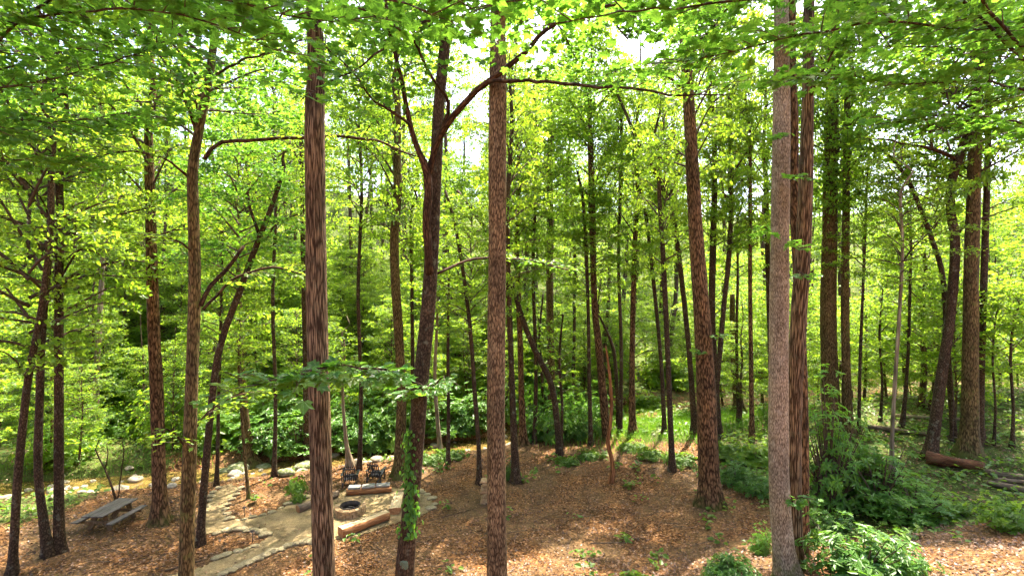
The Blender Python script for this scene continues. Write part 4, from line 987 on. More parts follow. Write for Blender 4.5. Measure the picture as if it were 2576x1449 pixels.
def scatter_woods():
    rg = np.random.default_rng(77)
    pts = []
    def ok(x, y, dmin):
        return all((x - a) ** 2 + (y - b) ** 2 > dmin ** 2 for a, b in pts)
    bands = [  # ymin, ymax, number, min distance, label, group
        (35, 46, 9, 5.0, 'leafy understory tree just across the creek from the clearing', 'understory trees across the creek'),
        (45, 62, 72, 3.3, 'tree in the middle depth of the woods beyond the creek', 'trees on the lower far slope'),
        (62, 106, 165, 4.0, 'far tree high on the wooded slope that closes the view', 'trees high on the far slope')]
    i = 0
    for (y0, y1, n, dm, lab, grp) in bands:
        c = 0; tries = 0
        while c < n and tries < 4000:
            tries += 1
            y = rg.uniform(y0, y1)
            x = rg.uniform(-1.12, 1.12) * y
            d, s = creek_dist(np.array([x]), np.array([y]))
            if s[0] < 0 or d[0] < 2.6: continue
            if abs(x - 11.5) < 4 and abs(y - 37) < 4: continue       # keep the glade open
            if -29 < x < -11 and 31 < y < 44: continue                # open bank behind the picnic table
            if -14 < x < 1 and 36 < y < 43: continue
            if 8 < x < 19 and 36 < y < 47: continue
            if 20 < x < 34 and 34 < y < 44: continue
            if not ok(x, y, dm): continue
            pts.append((x, y)); c += 1; i += 1
            u = rg.random()
            if y0 == 35:
                s_ = rg.uniform(.45, .7)
                kinds = [('layer%d' % rg.integers(4), rg.uniform(1.5, 3.0), rg.uniform(.65, .9), 1.0)]
            elif u < .68:
                s_ = rg.uniform(.38, .6); kinds = [('layer%d' % rg.integers(4), rg.uniform(.6, 1.6), rg.uniform(.75, 1.05), rg.uniform(.75, 1.0))]
            else:
                s_ = rg.uniform(1.0, 1.3); c0 = rg.uniform(11, 15)
                kinds = [('canopy%d' % rg.integers(3), c0, rg.uniform(.8, 1.0), 1.0)]
            wood_tree(x, y, s_, kinds, lab, grp, 'forest_tree', 5000 + i)
    for k, (x, y) in enumerate([(-18, 56), (-13, 59), (-8, 56.5), (-3, 60), (2, 57), (7, 60), (-24, 59), (12, 57), (18, 60), (24, 58), (-31, 58), (31, 61), (-39, 57), (40, 60)]):
        i += 1
        wood_tree(x, y, 1.6, [('canopy%d' % (k % 3), 20 + (k % 4), 1.15, 1.1)], '', 'trees on the lower far slope', 'forest_tree', 6000 + k)
    # on this side of the creek, at both flanks
    flank = [(-27, 22, 'leafy flank tree past the three dark stems', .8), (-31, 27, 'leafy flank tree past the three dark stems', .9), (-36, 33, 'leafy flank tree past the three dark stems', .9),
             (27, 33, 'leafy tree on the uphill flank behind the stoutest mossy trunk', .8), (33, 30, 'leafy tree on the uphill flank behind the stoutest mossy trunk', .9), (30, 38, 'leafy tree on the uphill flank behind the stoutest mossy trunk', .8),
             (38, 36, 'leafy tree on the uphill flank behind the stoutest mossy trunk', 1.0), (22, 40, 'leafy tree on the uphill flank behind the stoutest mossy trunk', .7), (17, 42, 'leafy tree on the uphill flank behind the stoutest mossy trunk', .8)]
    for (x, y, lab, s_) in flank:
        i += 1
        wood_tree(x, y, s_, [('layer%d' % (i % 4), 3.0 * s_, .95, 1.0)], lab, 'flank trees at the picnic side' if x < 0 else 'flank trees on the uphill side', 'forest_tree', 7000 + i)
scatter_woods()

def saplings():
    rg = np.random.default_rng(123); n = 0; tries = 0; pts = []
    while n < 130 and tries < 5000:
        tries += 1
        y = 29 + 33 * rg.random() ** .9; x = rg.uniform(-1.1, 1.1) * y
        d, s = creek_dist(np.array([x]), np.array([y]))
        if d[0] < 2.2: continue
        if s[0] < 0 and not (x > 15 or x < -24): continue
        if abs(x - 11.5) < 3.2 and abs(y - 36.5) < 2.6: continue
        if any((x - a) ** 2 + (y - b) ** 2 < 2.1 ** 2 for a, b in pts): continue
        pts.append((x, y)); n += 1
        q = rg.uniform(.3, .5)
        wood_tree(x, y, q, [('layer%d' % rg.integers(4), rg.uniform(.5, 1.6), rg.uniform(.42, .66), rg.uniform(.95, 1.35))], 'leafy sapling', 'leafy saplings in the undergrowth', 'leafy_sapling', 9000 + n)
saplings()
line_labels(WOODS['leafy saplings in the undergrowth'], 'slender leafy sapling in the undergrowth, %s back in line with %s')
line_labels(WOODS['understory trees across the creek'], 'understory tree just across the creek, %s back in line with %s')
line_labels(WOODS['trees on the lower far slope'], 'lower slope tree beyond the creek, %s back in line with %s')
line_labels(WOODS['trees high on the far slope'], 'high slope tree far behind, %s back in line with %s')
line_labels(WOODS['flank trees on the uphill side'], 'leafy uphill flank tree, %s back in line with %s')
line_labels(WOODS['flank trees at the picnic side'], 'picnic side flank tree, %s back in line with %s')
# ------------------------------------------------------------------ shrubs
def shrub_mesh(name, seed, nw, r, h, leaf, kind, mat, per=8, droop=-.25, wood='twig', hollow=.55, lump=.5):
    rg = np.random.default_rng(seed)
    g = Geo(); C = []; D = []; Nn = []; S = []; T = []
    for i in range(nw):
        az = rg.uniform(0, 6.283); q = rg.uniform(hollow, 1.0) ** .7
        el = math.asin(rg.uniform(-.05, 1))
        lmp = 1 - lump / 2 + lump * vnoise(np.array(math.cos(az) * 2.4 + seed), np.array(math.sin(az) * 2.4 + el * 2.6), seed)
        c = np.array([math.cos(az) * math.cos(el) * r, math.sin(az) * math.cos(el) * r, h * (.12 + .88 * math.sin(max(el, .05)))]) * q * lmp
        c[2] = max(c[2], .1)
        if i % 2 == 0:
            V, f, b = tube(np.array([(c[0] * .12, c[1] * .12, -.1), c * np.array([.5, .5, .55]), c]), [.014 * h, .009 * h, .004], 4, cap=False)
            g.add(V, f, 1, True, bark=b)
        out = c / np.array([r, r, h]); out[2] += .5; out /= np.linalg.norm(out)
        tn = np.clip(rg.normal(.5, .15), 0, 1)
        a0 = rg.uniform(0, 6.28)
        for k in range(per):
            a = a0 + k * 6.283 / per + rg.normal(0, .2)
            t1 = np.cross(out, [0.3, .1, 1.0]); t1 /= np.linalg.norm(t1); t2 = np.cross(out, t1)
            d = t1 * math.cos(a) + t2 * math.sin(a) + out * rg.uniform(droop, droop + .5)
            C.append(c + rg.normal(0, .02, 3)); D.append(d); Nn.append(out + rg.normal(0, .22, 3)); S.append(leaf * rg.uniform(.7, 1.2)); T.append(np.clip(tn + rg.normal(0, .12), 0, 1))
    add_leaves(g, np.array(C), np.array(D), np.array(Nn), np.array(S), kind, 0, np.array(T))
    return g.mesh(name, [mat, M[wood]])
SH = {'rh%d' % k: shrub_mesh('rhododendron_foliage', 400 + k, 230, 1.0, 1.25, .17, 'oval', M['leaf_rhodo'], 8, hollow=.2, lump=1.1) for k in range(3)}
for k in range(2):
    SH['fine%d' % k] = shrub_mesh('feathery_foliage', 420 + k, 420, 1.0, 1.0, .15, 'oval', M['leaf_rhodo'], 6, .5)
    SH['tall%d' % k] = shrub_mesh('tall_foliage', 430 + k, 300, 1.05, 3.2, .19, 'oval', M['leaf_shrub'], 7, hollow=.12, lump=.9)
    SH['bush%d' % k] = shrub_mesh('bush_foliage', 440 + k, 260, 1.0, 1.2, .15, 'mid', M['leaf_bg'], 6, hollow=.15, lump=1.2)
    SH['low%d' % k] = shrub_mesh('low_foliage', 450 + k, 160, 1.0, .55, .15, 'mid', M['leaf_cover'], 6, hollow=.1)
def shrub(label, px, kind, s, zs=None, group=None, name='rhododendron_bush', depth=None, sink=0.0):
    p = ground_hit(*px) if depth is None else Vector(((px[0] - 1288) / F * depth, depth, Hs((px[0] - 1288) / F * depth, depth)))
    root = thing(name, p, label, 'shrub', group, random.uniform(0, 6.28))
    o = link('foliage', SH[kind], root); o.scale = (s, s, zs or s)
    return root
shrub('broad glossy rhododendron filling the bottom edge beside the pale grey trunk', (2170, 1449), 'rh0', 1.45, 1.15, depth=13.6)
shrub('glossy rhododendron at the bottom edge, uphill neighbour of the broad one', (2235, 1449), 'rh1', 1.0, .8, depth=13.9)
shrub('blue green feathery bush at the bottom edge before the pale grey trunk', (1845, 1449), 'fine0', .85, .95, name='feathery_bush', depth=13.9)
shrub('small bright fern-like bush cut off by the bottom edge', (1600, 1449), 'low0', .95, .8, name='low_bush', depth=14.3)
shrub('slim glossy shrub hugging the side of the pale grey trunk', (1915, 1395), 'rh2', .42, .7)
shrub('tall narrow glossy shrub climbing behind the reddish leaning trunk', (2085, 1290), 'tall0', 1.15, 1.75)
shrub('tall glossy shrub shading the foot of the stout olive trunk', (2160, 1265), 'tall1', 1.15, .95)
shrub('wide glossy shrub on the slope under the speckled sapling', (2215, 1290), 'tall1', 1.5, .85)
shrub('low dark shrub below the tall glossy ones beside the bare soil', (2090, 1345), 'rh1', .85, .8)
shrub('glossy shrub leaning into the sunlit patch on the slope', (2300, 1315), 'tall0', 1.2, .5)
shrub('pale-leaved shrub catching the sun under the red rotten log', (2390, 1300), 'bush0', .9, .6, name='sunlit_bush')
shrub('bright sunlit bush at the picture edge under the dark ground cover', (2545, 1330), 'bush1', 1.0, .9, name='sunlit_bush')
for k, (x, y, kd, s, zs, lab) in enumerate([(1850, 1215, 'rh0', 1.1, .9, 'spreading shrub between the red brown oak and the pale grey trunk'), (1905, 1240, 'rh1', .95, .8, 'rounded shrub pressed against the pale grey trunk'),
        (1830, 1150, 'bush0', 1.1, .8, 'soft green bush behind the red brown oak'), (1900, 1165, 'bush1', 1.2, .9, 'soft green bush at the foot of the slender reddish pole'),
        (1640, 1150, 'low0', 1.1, .9, 'low leafy plant in the clearing before the mossy stem'), (1715, 1165, 'low1', 1.2, 1.1, 'low leafy plant at the foot of the mossy stem'), (1590, 1130, 'low0', 1.0, .9, 'low leafy plant under the straight brown trunk'),
        (1285, 1205, 'rh2', .5, .9, 'small dark ivy clump at the foot of the slim trunk'), (1480, 1150, 'low1', .9, .8, 'low green plant at the forked pole'), (1430, 1165, 'low0', .9, .7, 'low green plant below the rhododendron clump'),
        (745, 1235, 'low1', .62, 1.3, 'tufted green plant in the mulch bed next to the tall furrowed trunk'), (752, 1262, 'low0', .4, .8, 'small dark plant by the border stones of the mulch bed'),
        (1080, 1160, 'low1', 1.2, 1.2, 'leafy plant at the creek edge beside the ivy tree'), (1140, 1150, 'low0', 1.1, .9, 'leafy plant on the creek bank near the straight thin stem')]):
    shrub(lab, (x, y), kd, s, zs, name='low_bush' if kd[:3] in ('low', 'bus') else 'rhododendron_bush')
CLUMP = []
for (x, y, s, zs) in [(1345, 1105, 1.4, 1.8), (1395, 1110, 1.5, 2.4), (1440, 1095, 1.6, 2.8), (1470, 1105, 1.3, 1.9), (1360, 1075, 1.6, 3.0), (1490, 1085, 1.4, 2.2)]:
    CLUMP.append(shrub('dark rhododendron in the clump among the slim stems at the clearing end', (x, y), 'rh%d' % (x % 3), s, zs, group='dark rhododendron clump in mid clearing'))
BANK = []
for (x, y, s, zs) in [(660, 1130, 1.7, 1.7), (705, 1140, 1.6, 1.8), (750, 1140, 1.7, 2.0), (690, 1095, 2.0, 2.0), (745, 1090, 2.1, 2.4), (850, 1120, 1.6, 1.6), (900, 1135, 1.5, 1.3), (945, 1130, 1.8, 2.0), (985, 1120, 1.9, 2.2), (905, 1085, 2.0, 2.4), (960, 1075, 2.1, 2.5), (1060, 1100, 1.8, 2.0), (1110, 1090, 1.9, 2.0), (1165, 1090, 1.9, 2.1), (1200, 1075, 1.9, 2.0), (600, 1110, 1.7, 1.5)]:
    BANK.append(shrub('dark glossy bush on the far creek bank behind the fire pit', (x, y), 'rh%d' % (x % 3) if x % 2 else 'tall%d' % (x // 2 % 2), s, zs if x % 2 else zs * .42, group='bushes along the far creek bank'))
line_labels(CLUMP, 'dark clump rhododendron, %s back in line with %s')
line_labels(BANK, 'dark far bank bush, %s back in line with %s')
rgb = np.random.default_rng(9)
cnt = 0
BUSH = []
for k in range(44):
    if k < 30: x = rgb.uniform(-36, -14); y = np.interp(x, CREEK[:, 0], CREEK[:, 1]) + rgb.uniform(2.4, 11)
    else: x = rgb.uniform(2, 16); y = np.interp(x, CREEK[:, 0], CREEK[:, 1]) + rgb.uniform(-1.2, 3.0)
    root = thing('understory_bush', (x, y, Hs(x, y)), 'bush', 'shrub', 'undergrowth bushes', rgb.uniform(0, 6.28)); BUSH.append(root)
    q = rgb.uniform(.7, 1.5); o = link('foliage', SH[('bush%d' % (k % 2)) if k % 3 else 'low%d' % (k % 2)], root); o.scale = (q * 1.2, q * 1.2, q)
while cnt < 110:
    y = rgb.uniform(34, 74); x = rgb.uniform(-1.1, 1.1) * y
    d, s = creek_dist(np.array([x]), np.array([y]))
    if s[0] < 0 or d[0] < 2.5 or (abs(x - 11.5) < 5 and abs(y - 37) < 6): continue
    cnt += 1
    root = thing('understory_bush', (x, y, Hs(x, y)), 'leafy bush in the undergrowth between trees across the creek', 'shrub', 'undergrowth bushes', rgb.uniform(0, 6.28))
    BUSH.append(root)
    o = link('foliage', SH[('bush%d' % rgb.integers(2)) if rgb.random() < .85 else 'rh%d' % rgb.integers(3)], root)
    q = rgb.uniform(1.2, 2.6); o.scale = (q, q, q * rgb.uniform(.8, 1.4))

line_labels(BUSH, 'undergrowth bush across the creek, %s back in line with %s')

# ------------------------------------------------------------------ ground cover, grass, leaf litter
def cover():
    rg = np.random.default_rng(31)
    n = 110000
    y = 15 + 62 * rg.random(n) ** 1.15; x = rg.uniform(-1.1, 1.1, n) * y
    g = green_mask(x, y) * (0.5 + vnoise(x * .7, y * .7, 4))
    keep = g > rg.uniform(.25, 1.1, n)
    d, s = creek_dist(x, y); keep &= d > 1.6
    x = x[keep]; y = y[keep]
    for k in range(90):                     # seedlings on the clearing floor
        yy = rg.uniform(15, 31); xx = rg.uniform(-.55, .9) * yy
        if in_poly(np.array([xx]), np.array([yy]), PATH)[0]: continue
        q = rg.integers(5, 22); x = np.r_[x, rg.normal(xx, .16, q)]; y = np.r_[y, rg.normal(yy, .16, q)]
    m = len(x)
    hgt = rg.uniform(.04, .42, m) * (.5 + vnoise(x * .5, y * .5, 6))
    C = np.c_[x, y, H(x, y) + hgt]
    az = rg.uniform(0, 6.283, m)
    G = Geo()
    add_leaves(G, C, np.c_[np.cos(az), np.sin(az), rg.normal(0, .2, m)], np.c_[rg.normal(0, .35, (m, 2)), np.ones(m)], rg.uniform(.1, .24, m) * (1 + .012 * y), 'mid', 0, np.clip(rg.normal(.5, .25, m), 0, 1))
    tag(link('ground_cover', G.mesh('ground_cover', [M['leaf_cover']])), 'low leafy ground cover on the slope and the far creek bank', 'ground cover', kind='stuff')
    # grass in the glade and on the creek bank
    n = 30000
    x = np.concatenate([rg.normal(11.5, 3.6, n // 2), rg.uniform(-34, -14, n // 2)]); y = np.concatenate([rg.normal(36.5, 2.2, n // 2), rg.uniform(29, 40, n // 2)])
    d, s = creek_dist(x, y); keep = d > 1.4
    keep &= (np.arange(n) < n // 2) | ((s > 0) & (rg.random(n) < .25))
    keep &= vnoise(x * .6, y * .6, 21) + .35 * vnoise(x * 1.7, y * 1.7, 22) > .45
    x = x[keep]; y = y[keep]; m = len(x)
    az = rg.uniform(0, 6.283, m)
    G = Geo()
    add_leaves(G, np.c_[x, y, H(x, y)], np.c_[np.cos(az) * .5, np.sin(az) * .5, np.full(m, .9)], np.c_[np.cos(az), np.sin(az), -.3 * np.ones(m)], rg.uniform(.2, .5, m), 'blade', 0, np.clip(rg.normal(.55, .22, m), 0, 1))
    # broaden the blades a little by a second crossing set
    tag(link('grass', G.mesh('grass', [M['grass']])), 'bright grass in the sunny glade and on the creek bank', 'grass', kind='stuff')
    n = 90000
    y = 12.5 + 25 * rg.random(n); x = rg.uniform(-1.08, 1.08, n) * y
    d, s = creek_dist(x, y)
    keep = (d > 1.3) & ~(in_poly(x, y, PATH) & (rg.random(n) > .13)) & (vnoise(x * .8, y * .8, 12) + .25 > rg.random(n) * .9)
    x = x[keep]; y = y[keep]; m = len(x)
    az = rg.uniform(0, 6.283, m)
    G = Geo()
    add_leaves(G, np.c_[x, y, H(x, y) + rg.uniform(.004, .05, m)], np.c_[np.cos(az), np.sin(az), rg.normal(0, .25, m)], np.c_[rg.normal(0, .4, (m, 2)), np.ones(m)], rg.uniform(.05, .13, m), 'far', 0, rg.random(m) ** 1.2)
    tag(link('leaf_litter', G.mesh('leaf_litter', [M['litter']])), 'brown fallen leaves covering the forest floor', 'leaf litter', kind='stuff')
    # fallen twigs
    G = Geo()
    for k in range(420):
        y = rg.uniform(13, 33); x = rg.uniform(-1.0, 1.0) * y
        if in_poly(np.array([x]), np.array([y]), PATH)[0]: continue
        a = rg.uniform(0, 6.28); L = rg.uniform(.25, 1.3)
        p = np.array([(x + math.cos(a + w) * L * t, y + math.sin(a + w) * L * t) for t, w in ((0, 0), (.5, .12), (1, -.05))])
        z = H(p[:, 0], p[:, 1]) + .02
        V, f, b = tube(np.c_[p, z], [.012, .01, .005], 4)
        G.add(V, f, 0, True, bark=b)
    tag(link('fallen_twigs', G.mesh('fallen_twigs', [M['log_grey']])), 'thin fallen twigs scattered over the leaf litter', 'twigs', kind='stuff')
cover()

# ------------------------------------------------------------------ stones
def stone_mesh(name, seed, mat, flat=.6, sub=3, rough=.28):
    bm = bmesh.new()
    bmesh.ops.create_icosphere(bm, subdivisions=sub, radius=1.0)
    rg = np.random.default_rng(seed)
    pl = rg.normal(0, 1, (7, 3)); pl /= np.linalg.norm(pl, axis=1)[:, None]
    for v in bm.verts:
        c = np.array(v.co)
        k = 1 + rough * (float(vnoise(np.array(c[0] * 1.4 + seed), np.array(c[1] * 1.4 + c[2] * 1.1), seed)) - .5) * 1.6
        c = c * k
        for q in pl:                      # flattened facets as on a field stone
            e = c @ q - .78
            if e > 0: c = c - q * e * .8
        v.co = Vector((c[0], c[1] * .8, c[2] * flat))
    me = bpy.data.meshes.new(name); bm.to_mesh(me); bm.free()
    me.materials.append(mat)
    for p in me.polygons: p.use_smooth = True
    return me
ST = [stone_mesh('stone', 500 + i, M['stone'], .5 + .05 * (i % 3)) for i in range(5)]
SP = [stone_mesh('creek_stone', 520 + i, M['stone_pale'], .6) for i in range(4)]
SM = [stone_mesh('mossy_boulder', 540 + i, M['stone_moss'], .7) for i in range(3)]
def stone(name, me, x, y, s, label, group, cat='stone', dz=.0, rz=None, z=None):
    o = link(name, me, None, (x, y, (Hs(x, y) if z is None else z) + s[2] * .25 + dz))
    o.scale = s; o.rotation_euler = (random.uniform(-.15, .15), random.uniform(-.15, .15), random.uniform(0, 6.28) if rz is None else rz)
    return tag(o, label, cat, group)
def border(px, label, group, key):
    for k, (x, y, w) in enumerate(sorted(px, key=key)):
        p = ground_hit(x, y); w *= random.uniform(.88, 1.12)
        stone('border_stone', ST[k % 5], p.x, p.y, (w, w * .8, w * .66), label % ORD[k], group, rz=random.uniform(-.3, .3) + .5)
border([(765, 1254, .30), (781, 1249, .22), (742, 1262, .18), (724, 1269, .27), (706, 1279, .17), (684, 1290, .28), (660, 1297, .19), (636, 1303, .24), (615, 1307, .16), (598, 1310, .15)],
       '%s rounded tan stone edging the upper side of the walk, counting from the furrowed trunk', 'stones edging the upper side of the walk', lambda t: -t[0])
border([(577, 1308, .30), (571, 1294, .2), (568, 1283, .24), (571, 1270, .2), (582, 1258, .2), (593, 1247, .24), (600, 1236, .18), (606, 1228, .24)],
       '%s tan stone round the mulch bed bend, counting from the creek end', 'stones round the mulch bed bend', lambda t: t[1])
border([(545, 1343, .24), (566, 1337, .22), (584, 1335, .28), (603, 1334, .36), (622, 1336, .2), (640, 1335, .26), (656, 1340, .3), (668, 1348, .34)],
       '%s flat stone above the dark mulch wedge, counting from the slender branched tree', 'stones above the mulch wedge', lambda t: t[0])
border([(786, 1365, .34), (764, 1366, .32), (744, 1371, .26), (724, 1376, .28), (705, 1383, .24), (684, 1391, .32), (664, 1400, .28), (648, 1408, .3), (632, 1414, .26), (618, 1420, .28), (600, 1429, .26), (580, 1438, .3), (560, 1446, .26)],
       '%s flat stone along the lower edge of the walk, counting from the furrowed trunk', 'stones along the lower edge of the walk', lambda t: -t[0])
border([(566, 1400, .3), (548, 1406, .3), (598, 1390, .24), (620, 1383, .2), (640, 1376, .24)], '%s stone below the dark mulch wedge, counting from the slender branched tree', 'stones below the mulch wedge', lambda t: t[0])
border([(1055, 1236, .28), (1075, 1246, .2), (1086, 1256, .32), (1092, 1270, .2), (1084, 1280, .3), (1064, 1240, .2)], '%s round stone rimming the gravel circle past the ivy tree, counting from the chairs', 'stones rimming the circle by the ivy tree', lambda t: t[1])
border([(536, 1240, .22), (530, 1250, .24), (524, 1262, .22), (519, 1275, .24), (552, 1228, .22), (516, 1288, .18)], '%s stone on the outer side of the narrow path, counting from the creek', 'stones on the outer side of the narrow path', lambda t: t[1])
for k in range(52):
    t = random.random()
    x = -27 + 15 * t; y = np.interp(x, CREEK[:, 0], CREEK[:, 1]) + random.gauss(-.2, 1.3)
    q = random.choice([.12, .16, .2, .26, .36]) * random.uniform(.8, 1.2) * (1.25 if random.random() < .15 else 1)
    stone('creek_rock', SP[k % 4], x, y, (q * 1.25, q * 1.25, q), 'pale sunlit rock in the creek bed behind the picnic table', 'pale creek rocks behind the picnic table', 'rock', z=max(Hs(x, y), -.6))
for k in range(30):
    t = random.random()
    x = -12 + 15 * t; y = np.interp(x, CREEK[:, 0], CREEK[:, 1]) + random.choice([-1, 1]) * random.uniform(.8, 2.2)
    q = random.uniform(.15, .45)
    stone('creek_rock', SP[k % 4], x, y, (q, q, q * .8), 'grey rock along the creek behind the black chairs', 'grey creek rocks behind the chairs', 'rock', z=max(Hs(x, y), -.6))
for k, (px, s, lab) in enumerate([((768, 1182), .75, 'large mossy boulder on the creek edge beside the tall furrowed trunk'), ((720, 1196), .5, 'mossy boulder in front of the muddy creek pool'), ((600, 1192), .85, 'broad mossy boulder under the broad-footed trunk'),
        ((572, 1195), .6, 'mossy rock at the creek end of the narrow path'), ((950, 1160), .42, 'pale round rock right above the chair nearer the ivy tree'), ((900, 1168), .42, 'reddish rock at the foot of the twisted pale sapling'), ((660, 1186), .55, 'low mossy rock beside the broad-footed trunk')]):
    p = ground_hit(*px)
    stone('mossy_boulder', (SP if 'pale' in lab else SM)[k % 3], p.x, p.y, (s, s, s * .8), lab, None, 'boulder', dz=.05)

# ------------------------------------------------------------------ box helper for built things
def box_mesh(name, sx, sy, sz, mat, ch=.008, jit=.0, seed=0):
    bm = bmesh.new()
    bmesh.ops.create_cube(bm, size=1.0)
    for v in bm.verts: v.co = Vector((v.co.x * sx, v.co.y * sy, v.co.z * sz))
    if ch:
        bmesh.ops.bevel(bm, geom=bm.edges[:], offset=min(ch, min(sx, sy, sz) * .3), segments=1, affect='EDGES')
    if jit:
        rr = random.Random(seed)
        for v in bm.verts: v.co += Vector((rr.uniform(-jit, jit), rr.uniform(-jit, jit), rr.uniform(-jit, jit)))
    me = bpy.data.meshes.new(name); bm.to_mesh(me); bm.free()
    me.materials.append(mat)
    return me
def part(name, me, parent, loc=(0, 0, 0), rot=(0, 0, 0)):
    o = link(name, me, parent, loc); o.rotation_euler = rot; return o
def beam(name, a, b, w, h, mat, parent, up=(0, 0, 1)):
    a = Vector(a); b = Vector(b); d = b - a
    me = box_mesh(name, d.length, w, h, mat)
    q = d.to_track_quat('X', 'Z')
    o = link(name, me, parent, (a + b) / 2); o.rotation_euler = q.to_euler(); return o

# fire pit: two courses of stone blocks round an iron ring
def wedge(name, r0, r1, ang, h, mat, seed):
    rr = random.Random(seed); bm = bmesh.new(); n = 3; vs = []
    for zz in (0, h):
        for r in (r0, r1):
            for k in range(n + 1):
                a = (k / n - .5) * ang
                vs.append(bm.verts.new((math.cos(a) * r + rr.uniform(-.012, .012), math.sin(a) * r, zz + rr.uniform(-.006, .006))))
    m = n + 1
    def f(*i): bm.faces.new([vs[q] for q in i])
    for k in range(n):
        f(k + 1, k, m + k, m + k + 1)
        f(2 * m + k, 2 * m + k + 1, 3 * m + k + 1, 3 * m + k)
        f(k, k + 1, 2 * m + k + 1, 2 * m + k)
        f(m + k + 1, m + k, 3 * m + k, 3 * m + k + 1)
    f(0, 2 * m, 3 * m, m); f(n, m + n, 3 * m + n, 2 * m + n)
    bmesh.ops.recalc_face_normals(bm, faces=bm.faces[:])
    bmesh.ops.bevel(bm, geom=[e for e in bm.edges if e.is_boundary is False and e.calc_face_angle(0) > .9], offset=.014, segments=1, affect='EDGES')
    me = bpy.data.meshes.new(name); bm.to_mesh(me); bm.free(); me.materials.append(mat)
    return me
pp = ground_hit(881, 1292)
pit = thing('fire_pit', (pp.x, pp.y, pp.z + .02), 'round stone fire pit with an iron ring at the centre of the gravel', 'fire pit')
WD = [wedge('block', .47, .72, 2 * math.pi / 14 - .03, .175, M['block'], k) for k in range(4)]
for c in range(2):
    for k in range(14):
        part('block', WD[(k + c) % 4], pit, (0, 0, c * .182), (0, 0, k * 2 * math.pi / 14 + c * .22))
def ring_mesh(name, r0, r1, h, mat, n=40):
    th = np.linspace(0, 2 * np.pi, n, endpoint=False); cs = np.c_[np.cos(th), np.sin(th)]
    V = np.vstack([np.c_[cs * r0, np.zeros(n)], np.c_[cs * r1, np.zeros(n)], np.c_[cs * r1, np.full(n, h)], np.c_[cs * r0, np.full(n, h)]])
    Q = []
    for a, b in ((0, 1), (1, 2), (2, 3), (3, 0)):
        for i in range(n):
            j = (i + 1) % n; Q.append([a * n + i, a * n + j, b * n + j, b * n + i])
    return new_mesh(name, V, [np.array(Q)], mat)
part('iron_ring', ring_mesh('iron_ring', .435, .462, .40, M['iron']), pit, (0, 0, .01))
th = np.linspace(0, 2 * np.pi, 28, endpoint=False)
V = [(0, 0, .12)]
for r in (.2, .43): V += [(math.cos(t) * r, math.sin(t) * r, .10 + .03 * math.sin(t * 5) * (r < .3)) for t in th]
Fq = [[1 + i, 1 + (i + 1) % 28, 29 + (i + 1) % 28, 29 + i][::-1] for i in range(28)]; Ft = [[0, 1 + i, 1 + (i + 1) % 28] for i in range(28)]
part('ash_bed', new_mesh('ash_bed', np.array(V), [np.array(Ft), np.array(Fq)], M['ash'], smooth=True), pit)
def log_mesh(name, L, r, mat, endmat, seed=0, seg=14, taper=.9, cut=None, topmat=None, rough=.10):
    """log along local X, resting on z = 0; cut: height at which a flat top is sawn"""
    n = 9 if L < 3 else 19; xs = np.linspace(-L / 2, L / 2, n); th = np.linspace(0, 2 * np.pi, seg, endpoint=False)
    V = []
    for i, x in enumerate(xs):
        rr = r * (1 - (1 - taper) * i / (n - 1))
        for t in th:
            k = 1 + rough * (float(vnoise(np.array(math.cos(t) * 1.6 + x * (.9 if rough < .2 else 2.3) + seed), np.array(math.sin(t) * 1.6 + seed * 2), seed)) - .5) * 2
            y = math.cos(t) * rr * k; z = r + math.sin(t) * rr * k
            if cut is not None and z > cut: z = cut + .012 * math.sin(x * 4 + y * 9)
            V.append((x, y, z))
    Q = [[i * seg + j, i * seg + (j + 1) % seg, (i + 1) * seg + (j + 1) % seg, (i + 1) * seg + j][::-1] for i in range(n - 1) for j in range(seg)]
    V = np.array(V); Qa = np.array(Q)
    mi = np.zeros(len(Qa) + 2, int)
    if cut is not None:
        zc = V[Qa][:, :, 2].min(1); mi[:len(Qa)][zc > cut - .04] = 2
    mi[-2:] = 1
    caps = np.array([list(range(seg)), [(n - 1) * seg + k for k in range(seg)][::-1]])
    sm = np.ones(len(Qa) + 2, bool); sm[-2:] = False; sm[:len(Qa)][mi[:len(Qa)] == 2] = False
    return new_mesh(name, V, [Qa, caps], [mat, endmat, topmat or mat], mi, sm)
for k, (dx, dy, a, L, z) in enumerate([(-.05, .05, .4, .5, .13), (.08, -.08, 1.5, .45, .15), (.02, .1, 2.6, .42, .2)]):
    o = link('charred_log', log_mesh('charred_log', L, .05, M['char'], M['char'], 60 + k, 8), None, (pp.x + dx, pp.y + dy, pp.z + z))
    o.rotation_euler = (0, .12 * (k - 1), a)
    tag(o, ['charred log lying lowest on the ashes in the fire pit', 'charred log crossing the ashes in the fire pit', 'charred log lying on top of the others in the fire pit'][k], 'log')
